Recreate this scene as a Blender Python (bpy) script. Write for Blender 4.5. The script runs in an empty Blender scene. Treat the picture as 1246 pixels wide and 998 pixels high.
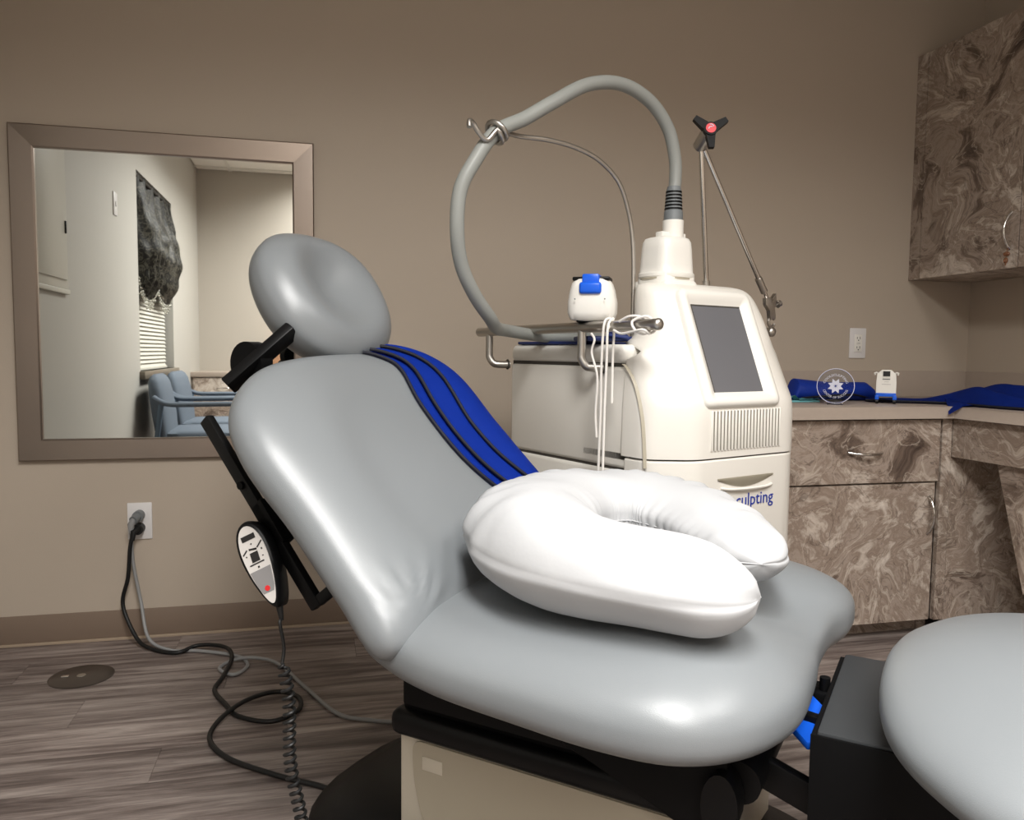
import bpy, bmesh, math, random
from mathutils import Vector, Matrix, noise
from mathutils.bvhtree import BVHTree

random.seed(7)
S = bpy.context.scene
COL = S.collection
R = math.radians

# ------------------------------------------------------------------ camera
H = .915                                    # lens height above the floor
D = 2.65                                    # distance to the back wall
cam = bpy.data.cameras.new('camera')
cam.sensor_fit = 'HORIZONTAL'; cam.sensor_width = 36; cam.lens = 960 / 1246 * 36
cam.clip_start = .02
co = bpy.data.objects.new('camera', cam); COL.objects.link(co)
yaw, pit, rol = R(13.8), R(-4.2), R(.6)
fw = Vector((math.sin(yaw) * math.cos(pit), math.cos(yaw) * math.cos(pit), math.sin(pit)))
rt = Vector((math.cos(yaw), -math.sin(yaw), 0)); up = rt.cross(fw)
r2 = rt * math.cos(rol) + up * math.sin(rol); u2 = -rt * math.sin(rol) + up * math.cos(rol)
M = Matrix((r2, u2, -fw)).transposed().to_4x4(); M.translation = (0, 0, H)
co.matrix_world = M
S.camera = co

# ------------------------------------------------------------------ light and exposure
S.view_settings.view_transform = 'Standard'; S.view_settings.look = 'None'
S.view_settings.gamma = 1; S.view_settings.use_curve_mapping = False
S.view_settings.exposure = 0.12
w = bpy.data.worlds.new('world'); S.world = w; w.use_nodes = True
w.node_tree.nodes['Background'].inputs[0].default_value = (.9, .95, 1, 1)
w.node_tree.nodes['Background'].inputs[1].default_value = .05
CEIL = 2.44
TROFFERS = [(.19, -.06), (1.41, -.06), (.19, -1.28)]      # centres of the ceiling lights
LAMP_W = [62, 24, 40]
for (lx, ly), p in zip(TROFFERS, LAMP_W):
    l = bpy.data.lights.new('troffer_light', 'AREA'); l.shape = 'RECTANGLE'; l.size = .56; l.size_y = 1.14
    l.energy = p; l.spread = R(156); l.color = (1, .985, .96)
    o = bpy.data.objects.new('troffer_light', l); COL.objects.link(o); o.location = (lx, ly, CEIL - .03)

# ------------------------------------------------------------------ materials
def srgb(c):
    return tuple(((x / 255) / 12.92 if x / 255 <= .04045 else ((x / 255 + .055) / 1.055) ** 2.4) for x in c) + (1,)
def mat(name, rgb, rough=.5, metal=0, spec=.5, coat=0, bump=0, bscale=200, vary=0, vscale=5, trans=0, emit=None, aniso=0, ior=1.45):
    m = bpy.data.materials.new(name); m.use_nodes = True
    nt = m.node_tree; b = nt.nodes['Principled BSDF']
    b.inputs['Base Color'].default_value = srgb(rgb); b.inputs['Roughness'].default_value = rough
    b.inputs['Metallic'].default_value = metal; b.inputs['Specular IOR Level'].default_value = spec
    b.inputs['Coat Weight'].default_value = coat; b.inputs['Coat Roughness'].default_value = .2
    b.inputs['Transmission Weight'].default_value = trans; b.inputs['IOR'].default_value = ior
    tc = nt.nodes.new('ShaderNodeTexCoord')
    if bump:
        n = nt.nodes.new('ShaderNodeTexNoise'); n.inputs['Scale'].default_value = bscale; n.inputs['Detail'].default_value = 3
        bp = nt.nodes.new('ShaderNodeBump'); bp.inputs['Strength'].default_value = bump; bp.inputs['Distance'].default_value = .002
        nt.links.new(tc.outputs['Object'], n.inputs['Vector']); nt.links.new(n.outputs[0], bp.inputs['Height'])
        nt.links.new(bp.outputs[0], b.inputs['Normal'])
    if vary:
        n = nt.nodes.new('ShaderNodeTexNoise'); n.inputs['Scale'].default_value = vscale; n.inputs['Detail'].default_value = 5
        nt.links.new(tc.outputs['Object'], n.inputs['Vector'])
        mx = nt.nodes.new('ShaderNodeMix'); mx.data_type = 'RGBA'
        c = srgb(rgb); mx.inputs[6].default_value = tuple(x * (1 - vary) for x in c[:3]) + (1,)
        mx.inputs[7].default_value = tuple(min(1, x * (1 + vary)) for x in c[:3]) + (1,)
        nt.links.new(n.outputs[0], mx.inputs[0]); nt.links.new(mx.outputs[2], b.inputs['Base Color'])
    if emit:
        b.inputs['Emission Color'].default_value = srgb(rgb); b.inputs['Emission Strength'].default_value = emit
    return m

def ramp(nt, stops):
    r = nt.nodes.new('ShaderNodeValToRGB'); e = r.color_ramp.elements
    while len(e) < len(stops): e.new(.5)
    for k, (p, c) in enumerate(stops): e[k].position = p; e[k].color = srgb(c)
    return r

def marble(name='swirled_stone_laminate'):
    m = bpy.data.materials.new(name); m.use_nodes = True; nt = m.node_tree; b = nt.nodes['Principled BSDF']
    L = nt.links.new
    tc = nt.nodes.new('ShaderNodeTexCoord')
    geo = nt.nodes.new('ShaderNodeNewGeometry')
    n1 = nt.nodes.new('ShaderNodeTexNoise'); n1.inputs['Scale'].default_value = 2.6; n1.inputs['Detail'].default_value = 2.5; n1.inputs['Distortion'].default_value = 1.2
    L(geo.outputs['Position'], n1.inputs['Vector'])
    sub = nt.nodes.new('ShaderNodeVectorMath'); sub.operation = 'SUBTRACT'; sub.inputs[1].default_value = (.5, .5, .5)
    L(n1.outputs['Color'], sub.inputs[0])
    sc = nt.nodes.new('ShaderNodeVectorMath'); sc.operation = 'SCALE'; sc.inputs['Scale'].default_value = .36
    L(sub.outputs[0], sc.inputs[0])
    ad = nt.nodes.new('ShaderNodeVectorMath'); ad.operation = 'ADD'; L(geo.outputs['Position'], ad.inputs[0]); L(sc.outputs[0], ad.inputs[1])
    n2 = nt.nodes.new('ShaderNodeTexNoise'); n2.inputs['Scale'].default_value = 3.8; n2.inputs['Detail'].default_value = 12; n2.inputs['Roughness'].default_value = .72; n2.inputs['Distortion'].default_value = .7
    L(ad.outputs[0], n2.inputs['Vector'])
    r1 = ramp(nt, [(.32, (62, 50, 44)), (.41, (112, 96, 85)), (.47, (164, 149, 137)), (.52, (136, 119, 106)), (.58, (186, 173, 161)), (.68, (222, 212, 201))])
    L(n2.outputs[0], r1.inputs[0])
    # pebbled patches with darker hearts, ringed by light flowing edges
    vo = nt.nodes.new('ShaderNodeTexVoronoi'); vo.feature = 'F1'; vo.inputs['Scale'].default_value = 5.0
    L(ad.outputs[0], vo.inputs['Vector'])
    n3 = nt.nodes.new('ShaderNodeTexNoise'); n3.inputs['Scale'].default_value = 3.5; n3.inputs['Detail'].default_value = 5
    L(geo.outputs['Position'], n3.inputs['Vector'])
    va = nt.nodes.new('ShaderNodeMath'); va.operation = 'MULTIPLY_ADD'; va.inputs[1].default_value = .9; L(n3.outputs[0], va.inputs[0]); L(vo.outputs['Distance'], va.inputs[2])
    r2_ = nt.nodes.new('ShaderNodeValToRGB'); e = r2_.color_ramp.elements
    e[0].position = .52; e[0].color = (.62, .60, .58, 1); e[1].position = .62; e[1].color = (1, 1, 1, 1)
    e.new(.60).color = (.50, .47, .44, 1); e.new(.66).color = (1.0, 1.0, 1.0, 1)
    L(va.outputs[0], r2_.inputs[0])
    mx = nt.nodes.new('ShaderNodeMix'); mx.data_type = 'RGBA'; mx.blend_type = 'MULTIPLY'; mx.inputs[0].default_value = .45
    L(r1.outputs[0], mx.inputs[6]); L(r2_.outputs[0], mx.inputs[7])
    # thin light and dark flowing veins
    wv = nt.nodes.new('ShaderNodeTexNoise'); wv.inputs['Scale'].default_value = 5; wv.inputs['Detail'].default_value = 7; wv.inputs['Distortion'].default_value = 1.6
    L(ad.outputs[0], wv.inputs['Vector'])
    r3 = nt.nodes.new('ShaderNodeValToRGB'); e = r3.color_ramp.elements
    e[0].position = .47; e[0].color = (0, 0, 0, 1); e[1].position = .483; e[1].color = (.55, .55, .55, 1); e.new(.497).color = (0, 0, 0, 1)
    L(wv.outputs[0], r3.inputs[0])
    mx2 = nt.nodes.new('ShaderNodeMix'); mx2.data_type = 'RGBA'; mx2.inputs[7].default_value = srgb((206, 194, 180))
    L(r3.outputs[0], mx2.inputs[0]); L(mx.outputs[2], mx2.inputs[6])
    r4 = nt.nodes.new('ShaderNodeValToRGB'); e = r4.color_ramp.elements
    e[0].position = .535; e[0].color = (0, 0, 0, 1); e[1].position = .545; e[1].color = (.6, .6, .6, 1); e.new(.555).color = (0, 0, 0, 1)
    L(wv.outputs[0], r4.inputs[0])
    mx3 = nt.nodes.new('ShaderNodeMix'); mx3.data_type = 'RGBA'; mx3.inputs[7].default_value = srgb((66, 51, 43))
    L(r4.outputs[0], mx3.inputs[0]); L(mx2.outputs[2], mx3.inputs[6])
    L(mx3.outputs[2], b.inputs['Base Color']); b.inputs['Roughness'].default_value = .42
    return m

def plank_mat():
    m = bpy.data.materials.new('grey_brown_plank'); m.use_nodes = True; nt = m.node_tree; b = nt.nodes['Principled BSDF']; L = nt.links.new
    geo = nt.nodes.new('ShaderNodeNewGeometry'); oi = nt.nodes.new('ShaderNodeObjectInfo')
    off = nt.nodes.new('ShaderNodeVectorMath'); off.operation = 'SCALE'; off.inputs[0].default_value = (7, 3, 5); L(oi.outputs['Random'], off.inputs['Scale'])
    ad = nt.nodes.new('ShaderNodeVectorMath'); L(geo.outputs['Position'], ad.inputs[0]); L(off.outputs[0], ad.inputs[1])
    mp = nt.nodes.new('ShaderNodeMapping'); mp.inputs['Scale'].default_value = (1.3, 17, 1); L(ad.outputs[0], mp.inputs['Vector'])
    n = nt.nodes.new('ShaderNodeTexNoise'); n.inputs['Scale'].default_value = 1.6; n.inputs['Detail'].default_value = 9; n.inputs['Roughness'].default_value = .64; n.inputs['Distortion'].default_value = .6
    L(mp.outputs[0], n.inputs['Vector'])
    r = ramp(nt, [(.28, (62, 50, 47)), (.42, (104, 92, 87)), (.52, (134, 122, 116)), (.64, (158, 147, 140)), (.8, (176, 166, 158))])
    L(n.outputs[0], r.inputs[0])
    mp2 = nt.nodes.new('ShaderNodeMapping'); mp2.inputs['Scale'].default_value = (6, 120, 1); L(ad.outputs[0], mp2.inputs['Vector'])
    n2 = nt.nodes.new('ShaderNodeTexNoise'); n2.inputs['Scale'].default_value = 3; n2.inputs['Detail'].default_value = 4; L(mp2.outputs[0], n2.inputs['Vector'])
    mr = nt.nodes.new('ShaderNodeMapRange'); mr.inputs['From Min'].default_value = .3; mr.inputs['From Max'].default_value = .7; mr.inputs['To Min'].default_value = .78; mr.inputs['To Max'].default_value = 1.18
    L(n2.outputs[0], mr.inputs[0])
    mr2 = nt.nodes.new('ShaderNodeMapRange'); mr2.inputs['To Min'].default_value = .84; mr2.inputs['To Max'].default_value = 1.08; L(oi.outputs['Random'], mr2.inputs[0])
    mm = nt.nodes.new('ShaderNodeMath'); mm.operation = 'MULTIPLY'; L(mr.outputs[0], mm.inputs[0]); L(mr2.outputs[0], mm.inputs[1])
    sc = nt.nodes.new('ShaderNodeVectorMath'); sc.operation = 'SCALE'; L(r.outputs[0], sc.inputs[0]); L(mm.outputs[0], sc.inputs['Scale'])
    L(sc.outputs[0], b.inputs['Base Color']); b.inputs['Roughness'].default_value = .5
    bp = nt.nodes.new('ShaderNodeBump'); bp.inputs['Strength'].default_value = .25; bp.inputs['Distance'].default_value = .001
    L(n2.outputs[0], bp.inputs['Height']); L(bp.outputs[0], b.inputs['Normal'])
    return m

def brocade():
    m = bpy.data.materials.new('brocade_fabric'); m.use_nodes = True; nt = m.node_tree; b = nt.nodes['Principled BSDF']; L = nt.links.new
    tc = nt.nodes.new('ShaderNodeTexCoord')
    n = nt.nodes.new('ShaderNodeTexNoise'); n.inputs['Scale'].default_value = 16; n.inputs['Detail'].default_value = 2; n.inputs['Distortion'].default_value = 2.5
    L(tc.outputs['Object'], n.inputs['Vector'])
    r = ramp(nt, [(.42, (30, 28, 24)), (.5, (50, 48, 41)), (.56, (116, 112, 99)), (.62, (48, 45, 38))]); L(n.outputs[0], r.inputs[0])
    L(r.outputs[0], b.inputs['Base Color']); b.inputs['Roughness'].default_value = .45
    return m

MT = dict(
    wall=mat('wall_paint', (183, 170, 155), .55, spec=.35, bump=.12, bscale=260),
    wall_light=mat('lighter_left_wall', (186, 183, 176), .55, spec=.35, bump=.12, bscale=260), wall_rear=mat('lighter_rear_wall', (184, 177, 167), .55, spec=.35, bump=.12, bscale=260),  # left and rear walls toned lighter than the back wall, for the mirror view
    base=mat('rubber_baseboard', (128, 111, 97), .5),
    bead=mat('pale_caulk', (168, 150, 130), .6),
    plank=plank_mat(), stone=marble(),
    subfloor=mat('subfloor', (40, 34, 31), .9),
    counter=mat('counter_laminate', (172, 158, 146), .45, vary=.04, vscale=60),
    vinyl=mat('grey_vinyl', (122, 126, 129), .33, spec=.65, bump=.12, bscale=900),
    white_plastic=mat('white_plastic', (232, 229, 222), .32, spec=.5),
    cream_plastic=mat('warm_white_plastic', (226, 222, 214), .38, spec=.45),
    gap=mat('shadow_gap', (70, 66, 60), .8),
    slot=mat('vent_slot', (120, 115, 106), .8),
    beige=mat('beige_enamel', (205, 198, 182), .38),
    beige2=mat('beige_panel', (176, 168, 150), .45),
    black=mat('black_plastic', (11, 11, 12), .42, spec=.25),
    black_matte=mat('black_matte', (7, 7, 8), .55, spec=.18),
    tray=mat('charcoal_metal', (50, 52, 54), .5, bump=.1, bscale=600),
    rubber=mat('black_rubber', (20, 20, 20), .5),
    steel=mat('brushed_steel', (190, 186, 180), .34, metal=1),
    floor_steel=mat('scuffed_floor_steel', (112, 108, 106), .3, metal=1),
    chrome=mat('chrome', (215, 212, 208), .12, metal=1),
    bronze=mat('brushed_bronze_frame', (156, 144, 135), .28, metal=1, bump=.05, bscale=300),
    mirror=mat('mirror_glass', (226, 228, 225), .015, metal=1),
    screen=mat('dark_screen', (104, 104, 108), .22, spec=.6),
    blue2=mat('deep_blue_neoprene', (16, 46, 138), .62, spec=.25, bump=.2, bscale=700),
    hose=mat('grey_hose', (140, 142, 138), .45),
    greyrub=mat('grey_rubber', (112, 116, 118), .5),
    blue=mat('blue_neoprene', (16, 56, 172), .62, spec=.25, bump=.2, bscale=700),
    navy=mat('black_strap_edge', (10, 12, 28), .7),
    bluepl=mat('blue_plastic', (22, 92, 214), .3),
    darkblue=mat('dark_blue_pad', (28, 44, 100), .5),
    cloth=mat('white_cotton', (184, 185, 187), .85, spec=.15, bump=.35, bscale=35),
    label=mat('printed_label', (196, 192, 188), .35),
    label_grey=mat('printed_grey', (128, 126, 126), .35),
    ink=mat('black_ink', (30, 28, 28), .5), blueink=mat('blue_ink', (28, 52, 150), .45),
    red=mat('red_print', (200, 40, 44), .4), pinkred=mat('coral_print', (226, 80, 88), .4),
    glass=mat('clear_acrylic', (236, 240, 246), .05, trans=1, ior=1.2),
    etch=mat('etched_acrylic', (214, 216, 232), .6),
    navy_print=mat('navy_print', (32, 36, 92), .3),
    cord_grey=mat('grey_cord', (142, 142, 142), .45), cord_white=mat('white_cord', (232, 228, 222), .45),
    plate=mat('white_plate', (222, 219, 218), .35), teal=mat('teal_tissue', (112, 178, 184), .6),
    bluefab=mat('blue_grey_fabric', (96, 106, 118), .85, bump=.3, bscale=400),
    bluearm=mat('blue_grey_wood', (92, 110, 128), .5),
    ctile=mat('ceiling_tile', (228, 226, 220), .9, bump=.3, bscale=90), grid=mat('grid_white', (214, 212, 205), .5),
    blind=mat('blind_slat', (206, 204, 194), .5), brocade=brocade(),
    bead_glass=mat('glass_bead', (220, 218, 206), .1, trans=.5), sill=mat('marble_sill', (120, 112, 100), .3, vary=.2, vscale=30),
    night=mat('night_glass', (22, 24, 28), .1), diffuser=mat('lamp_diffuser', (255, 250, 240), .5, emit=1.6),
    panelgrey=mat('panel_enamel', (196, 194, 184), .4), wood=mat('tan_wood', (168, 128, 98), .5, vary=.1, vscale=12),
    glow=mat('crystal', (170, 120, 90), .1, trans=.6),
)

# ------------------------------------------------------------------ mesh helpers
class MB:
    def __init__(s): s.bm = bmesh.new()
    def box(s, a, b, bev=0, seg=2, mtx=None):
        r = bmesh.ops.create_cube(s.bm, size=1); vs = r['verts']
        c = [(a[i] + b[i]) / 2 for i in range(3)]; d = [abs(b[i] - a[i]) for i in range(3)]
        for v in vs: v.co = Vector((v.co.x * d[0] + c[0], v.co.y * d[1] + c[1], v.co.z * d[2] + c[2]))
        if bev:
            es = list({e for v in vs for e in v.link_edges})
            rr = bmesh.ops.bevel(s.bm, geom=es, offset=bev, segments=seg, affect='EDGES', profile=.5)
            vs = list({v for f in rr['faces'] for v in f.verts} | {v for v in vs if v.is_valid})
        if mtx is not None:
            for v in vs: v.co = mtx @ v.co
        return s
    def tube(s, pts, r, seg=12, cap=True, flat=1.0, upv=None):
        pts = [Vector(p) for p in pts]; n = len(pts); rr = r if isinstance(r, (list, tuple)) else [r] * n
        t0 = (pts[1] - pts[0]).normalized(); nv = t0.orthogonal().normalized() if upv is None else (Vector(upv) - t0 * t0.dot(Vector(upv))).normalized()
        rings = []
        for i in range(n):
            t = (pts[min(i + 1, n - 1)] - pts[max(i - 1, 0)])
            t = t.normalized() if t.length > 1e-9 else t0
            nv = (nv - t * nv.dot(t)); nv = nv.normalized() if nv.length > 1e-6 else t.orthogonal().normalized()
            bv = t.cross(nv)
            rings.append([s.bm.verts.new(pts[i] + nv * math.cos(2 * math.pi * k / seg) * rr[i] * flat + bv * math.sin(2 * math.pi * k / seg) * rr[i]) for k in range(seg)])
        for i in range(n - 1):
            for k in range(seg):
                s.bm.faces.new((rings[i][k], rings[i][(k + 1) % seg], rings[i + 1][(k + 1) % seg], rings[i + 1][k]))
        if cap: s.bm.faces.new(rings[0][::-1]); s.bm.faces.new(rings[-1])
        return s
    def loft(s, rings, cap=True, closed=True):
        vr = [[s.bm.verts.new(p) for p in r] for r in rings]; m = len(vr[0])
        for i in range(len(vr) - 1):
            for k in range(m if closed else m - 1):
                s.bm.faces.new((vr[i][k], vr[i][(k + 1) % m], vr[i + 1][(k + 1) % m], vr[i + 1][k]))
        if cap: s.bm.faces.new(vr[0][::-1]); s.bm.faces.new(vr[-1])
        return s
    def prism(s, poly, vec, bev=0):
        vec = Vector(vec); a = [s.bm.verts.new(p) for p in poly]; b = [s.bm.verts.new(Vector(p) + vec) for p in poly]; n = len(a)
        fs = [s.bm.faces.new(a[::-1]), s.bm.faces.new(b)]
        for k in range(n): fs.append(s.bm.faces.new((a[k], a[(k + 1) % n], b[(k + 1) % n], b[k])))
        if bev:
            es = list({e for f in fs for e in f.edges})
            bmesh.ops.bevel(s.bm, geom=es, offset=bev, segments=2, affect='EDGES', profile=.5)
        return s
    def cyl(s, p0, p1, r, seg=20, r1=None):
        p0 = Vector(p0); p1 = Vector(p1); return s.tube([p0, p1], [r, r if r1 is None else r1], seg)
    def lathe(s, prof, c=(0, 0, 0), seg=32, axis=None, cap=True):
        rings = []
        mt = Matrix.Identity(3) if axis is None else Vector((0, 0, 1)).rotation_difference(Vector(axis)).to_matrix()
        for r, z in prof: rings.append([Vector(c) + mt @ Vector((r * math.cos(2 * math.pi * k / seg), r * math.sin(2 * math.pi * k / seg), z)) for k in range(seg)])
        return s.loft(rings, cap)
    def ell(s, c, r, seg=20, mtx=None):
        rr = bmesh.ops.create_uvsphere(s.bm, u_segments=seg, v_segments=seg // 2 + 2, radius=1)
        for v in rr['verts']:
            p = Vector((v.co.x * r[0], v.co.y * r[1], v.co.z * r[2]))
            v.co = (mtx @ p if mtx is not None else p) + Vector(c)
        return s
    def sheet(s, grid, thick=0):
        """grid of points -> surface, optionally given thickness by solidifying along its normals"""
        v = [[s.bm.verts.new(p) for p in row] for row in grid]
        fs = []
        for i in range(len(v) - 1):
            for j in range(len(v[0]) - 1): fs.append(s.bm.faces.new((v[i][j], v[i][j + 1], v[i + 1][j + 1], v[i + 1][j])))
        if thick: bmesh.ops.solidify(s.bm, geom=fs, thickness=thick)
        return s
    def build(s, name, m, parent=None, smooth=40, mtx=None):
        if mtx is not None: s.bm.transform(mtx)
        bmesh.ops.recalc_face_normals(s.bm, faces=s.bm.faces)
        me = bpy.data.meshes.new(name); s.bm.to_mesh(me); s.bm.free()
        if smooth:
            me.polygons.foreach_set('use_smooth', [True] * len(me.polygons))
            me.set_sharp_from_angle(angle=R(smooth))
        me.materials.append(m)
        o = bpy.data.objects.new(name, me); COL.objects.link(o)
        if parent is not None: o.parent = parent
        return o

def catmull(pts, n=8, closed=False):
    pts = [Vector(p) for p in pts]; out = []; m = len(pts)
    for i in range(m if closed else m - 1):
        p0 = pts[(i - 1) % m] if closed or i > 0 else pts[0] * 2 - pts[1]
        p1 = pts[i]; p2 = pts[(i + 1) % m]
        p3 = pts[(i + 2) % m] if closed or i + 2 < m else pts[-1] * 2 - pts[-2]
        for k in range(n):
            t = k / n
            out.append(.5 * ((2 * p1) + (p2 - p0) * t + (2 * p0 - 5 * p1 + 4 * p2 - p3) * t * t + (3 * p1 - p0 - 3 * p2 + p3) * t ** 3))
    if not closed: out.append(pts[-1])
    return out

def tag(o, label=None, cat=None, group=None, kind=None):
    if label: o['label'] = label
    if cat: o['category'] = cat
    if group: o['group'] = group
    if kind: o['kind'] = kind
    return o
def thing(name, label, cat, loc=(0, 0, 0), rz=0, group=None):
    o = bpy.data.objects.new(name, None); COL.objects.link(o); o.empty_display_size = .05
    o.location = loc; o.rotation_euler = (0, 0, rz)
    return tag(o, label, cat, group)
def struct(name, mb, m, parent=None, smooth=30):
    o = mb.build(name, m, parent, smooth)
    if parent is None: o['kind'] = 'structure'
    return o
def text(name, s, m, size, mtx, parent, ext=.0006, align='LEFT', arc=None):
    c = bpy.data.curves.new(name, 'FONT'); c.body = s; c.size = size; c.extrude = ext; c.align_x = align; c.resolution_u = 2
    o = bpy.data.objects.new('tmp', c); COL.objects.link(o)
    dg = bpy.context.evaluated_depsgraph_get(); me = bpy.data.meshes.new_from_object(o.evaluated_get(dg))
    bpy.data.objects.remove(o); bpy.data.curves.remove(c)
    if arc:
        r, flip = arc
        for v in me.vertices:
            a = v.co.x / r
            if not flip: rr = r + v.co.y; v.co = Vector((rr * math.sin(a), rr * math.cos(a), v.co.z))
            else: rr = r - v.co.y; v.co = Vector((rr * math.sin(a), -rr * math.cos(a), v.co.z))
    me.transform(mtx); me.materials.clear(); me.materials.append(m); me.name = name
    t = bpy.data.objects.new(name, me); COL.objects.link(t); t.parent = parent
    return t
def frame(o, ex, ey, ez):
    m = Matrix((Vector(ex), Vector(ey), Vector(ez))).transposed().to_4x4(); m.translation = Vector(o); return m
def bake(o):
    """apply modifiers into the mesh"""
    dg = bpy.context.evaluated_depsgraph_get(); dg.update(); me = bpy.data.meshes.new_from_object(o.evaluated_get(dg))
    o.modifiers.clear(); o.data = me; return o

# ------------------------------------------------------------------ room
XL, XR, YB = -1.0, 2.53, -2.02
T = .12
struct('wall_back', MB().box((XL - T, D, 0), (XR + T, D + T, CEIL + .1)), MT['wall'])
struct('wall_right', MB().box((XR, YB - T, 0), (XR + T, D, CEIL + .1)), MT['wall'])
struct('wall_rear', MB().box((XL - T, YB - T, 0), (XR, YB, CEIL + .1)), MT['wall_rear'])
WY0, WY1, WZ0, WZ1 = -.77, .33, .78, 1.93
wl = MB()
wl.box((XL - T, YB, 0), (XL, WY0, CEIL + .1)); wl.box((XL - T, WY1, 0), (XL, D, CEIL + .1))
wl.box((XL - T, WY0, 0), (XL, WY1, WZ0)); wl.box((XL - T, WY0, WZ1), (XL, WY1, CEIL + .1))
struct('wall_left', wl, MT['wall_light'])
fl = struct('floor', MB().box((XL - T, YB - T, -.06), (XR + T, D + T, -.004)), MT['subfloor'])
# planks
PW, PL = .152, .92
pm = {}
def plank_mesh(l, wd):
    k = (round(l, 3), round(wd, 3))
    if k not in pm:
        b = MB().box((-l / 2 + .0004, -wd / 2 + .0004, -.0045), (l / 2 - .0004, wd / 2 - .0004, 0))
        o = b.build('plank', MT['plank'], None, 0); pm[k] = o.data; bpy.data.objects.remove(o)
    return pm[k]
y = D; row = 0
while y > YB + .001:
    y0 = max(y - PW, YB); x = XL; off = [.62, .2, .81, .44, .03, .7, .31][row % 7] * PL
    x1 = XL + (off if off > .1 else PL)
    while x < XR - .001:
        x1 = min(x1, XR)
        o = bpy.data.objects.new('plank', plank_mesh(x1 - x, y - y0)); COL.objects.link(o)
        o.location = ((x + x1) / 2, (y + y0) / 2, 0); o.parent = fl
        x = x1; x1 = x + PL
    y = y0; row += 1
# ceiling of lay-in tiles: grid 0.61 x 1.22
cl = struct('ceiling', MB().box((XL - T, YB - T, CEIL + .02), (XR + T, D + T, CEIL + .1)), MT['ctile'])
GX = [XL]; x = -.725 
while x < XR - .05: GX.append(x); x += .61
GX.append(XR)
GY = [YB]; y = -1.89 + .0
while y < D - .05: GY.append(y); y += 1.22
GY.append(D)
tiles = {}
for i in range(len(GX) - 1):
    for j in range(len(GY) - 1):
        if any(GX[i] < lx < GX[i + 1] and GY[j] < ly < GY[j + 1] for lx, ly in TROFFERS): continue
        o = MB().box((GX[i] + .01, GY[j] + .01, CEIL + .004), (GX[i + 1] - .01, GY[j + 1] - .01, CEIL + .016)).build('ceiling_tile', MT['ctile'], cl, 0)
for x in GX[1:-1]: MB().box((x - .012, YB, CEIL - .002), (x + .012, D, CEIL + .006)).build('grid_bar', MT['grid'], cl, 0)
for y in GY[1:-1]: MB().box((XL, y - .012, CEIL - .0025), (XR, y + .012, CEIL + .0055)).build('grid_bar', MT['grid'], cl, 0)
for k, (lx, ly) in enumerate(TROFFERS):
    t = thing('ceiling_light', ['recessed white ceiling light straight above the camera', 'recessed white ceiling light nearest the right wall', 'recessed white ceiling light farthest behind the camera'][k], 'light', (lx, ly, CEIL))
    b = MB(); b.box((-.295, -.6, -.004), (-.28, .6, .015)); b.box((.28, -.6, -.004), (.295, .6, .015)); b.box((-.28, -.6, -.004), (.28, -.585, .015)); b.box((-.28, .585, -.004), (.28, .6, .015))
    b.build('frame', MT['grid'], t); MB().box((-.28, -.585, .002), (.28, .585, .006)).build('diffuser', MT['diffuser'], t)
# baseboards
def baseboard(name, a, b):
    struct(name, MB().box(a, b, .002), MT['base'])
bb = MB().box((XL, D - .006, .008), (1.5, D, .094), .002)
struct('baseboard_back', bb, MT['base'])
struct('trim_1', MB().box((XL, D - .011, 0), (1.5, D, .008), .001), MT['bead'])
struct('baseboard_left', MB().box((XL, YB, 0), (XL + .006, D - .012, .094), .002), MT['base'])
struct('baseboard_rear', MB().box((XL + .006, YB, 0), (XR, YB + .006, .094), .002), MT['base'])

# ------------------------------------------------------------------ mirror
mx0, mx1, mz0, mz1 = -.875, -.010, .572, 1.567
mr = thing('wall_mirror', 'large rectangular wall mirror in a wide brushed bronze metal frame', 'mirror', ((mx0 + mx1) / 2, D, mz0))
hw, hh, fwid, fd = (mx1 - mx0) / 2, mz1 - mz0, .066, .022
def rail(p0, p1, q1, q0):
    # bevelled frame member: mitred outline p0-p1 outer, q1-q0 inner
    rings = []
    pr = [(0, -.001), (0, -fd + .003), (.05, -fd), (.93, -fd + .004), (1, -fd + .007), (1, -.001)]
    for a, b in ((p0, q0), (p1, q1)):
        rings.append([(a[0] + (b[0] - a[0]) * t, yy, a[1] + (b[1] - a[1]) * t) for t, yy in pr])
    return MB().loft(rings)
O_ = [(-hw, 0), (hw, 0), (hw, hh), (-hw, hh)]; I_ = [(-hw + fwid, fwid), (hw - fwid, fwid), (hw - fwid, hh - fwid), (-hw + fwid, hh - fwid)]
for k in range(4): rail(O_[k], O_[(k + 1) % 4], I_[(k + 1) % 4], I_[k]).build('frame_rail', MT['bronze'], mr, 25)
MB().box((-hw + fwid - .004, -.009, fwid - .004), (hw - fwid + .004, -.003, hh - fwid + .004)).build('mirror_glass', MT['mirror'], mr, 0)

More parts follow.
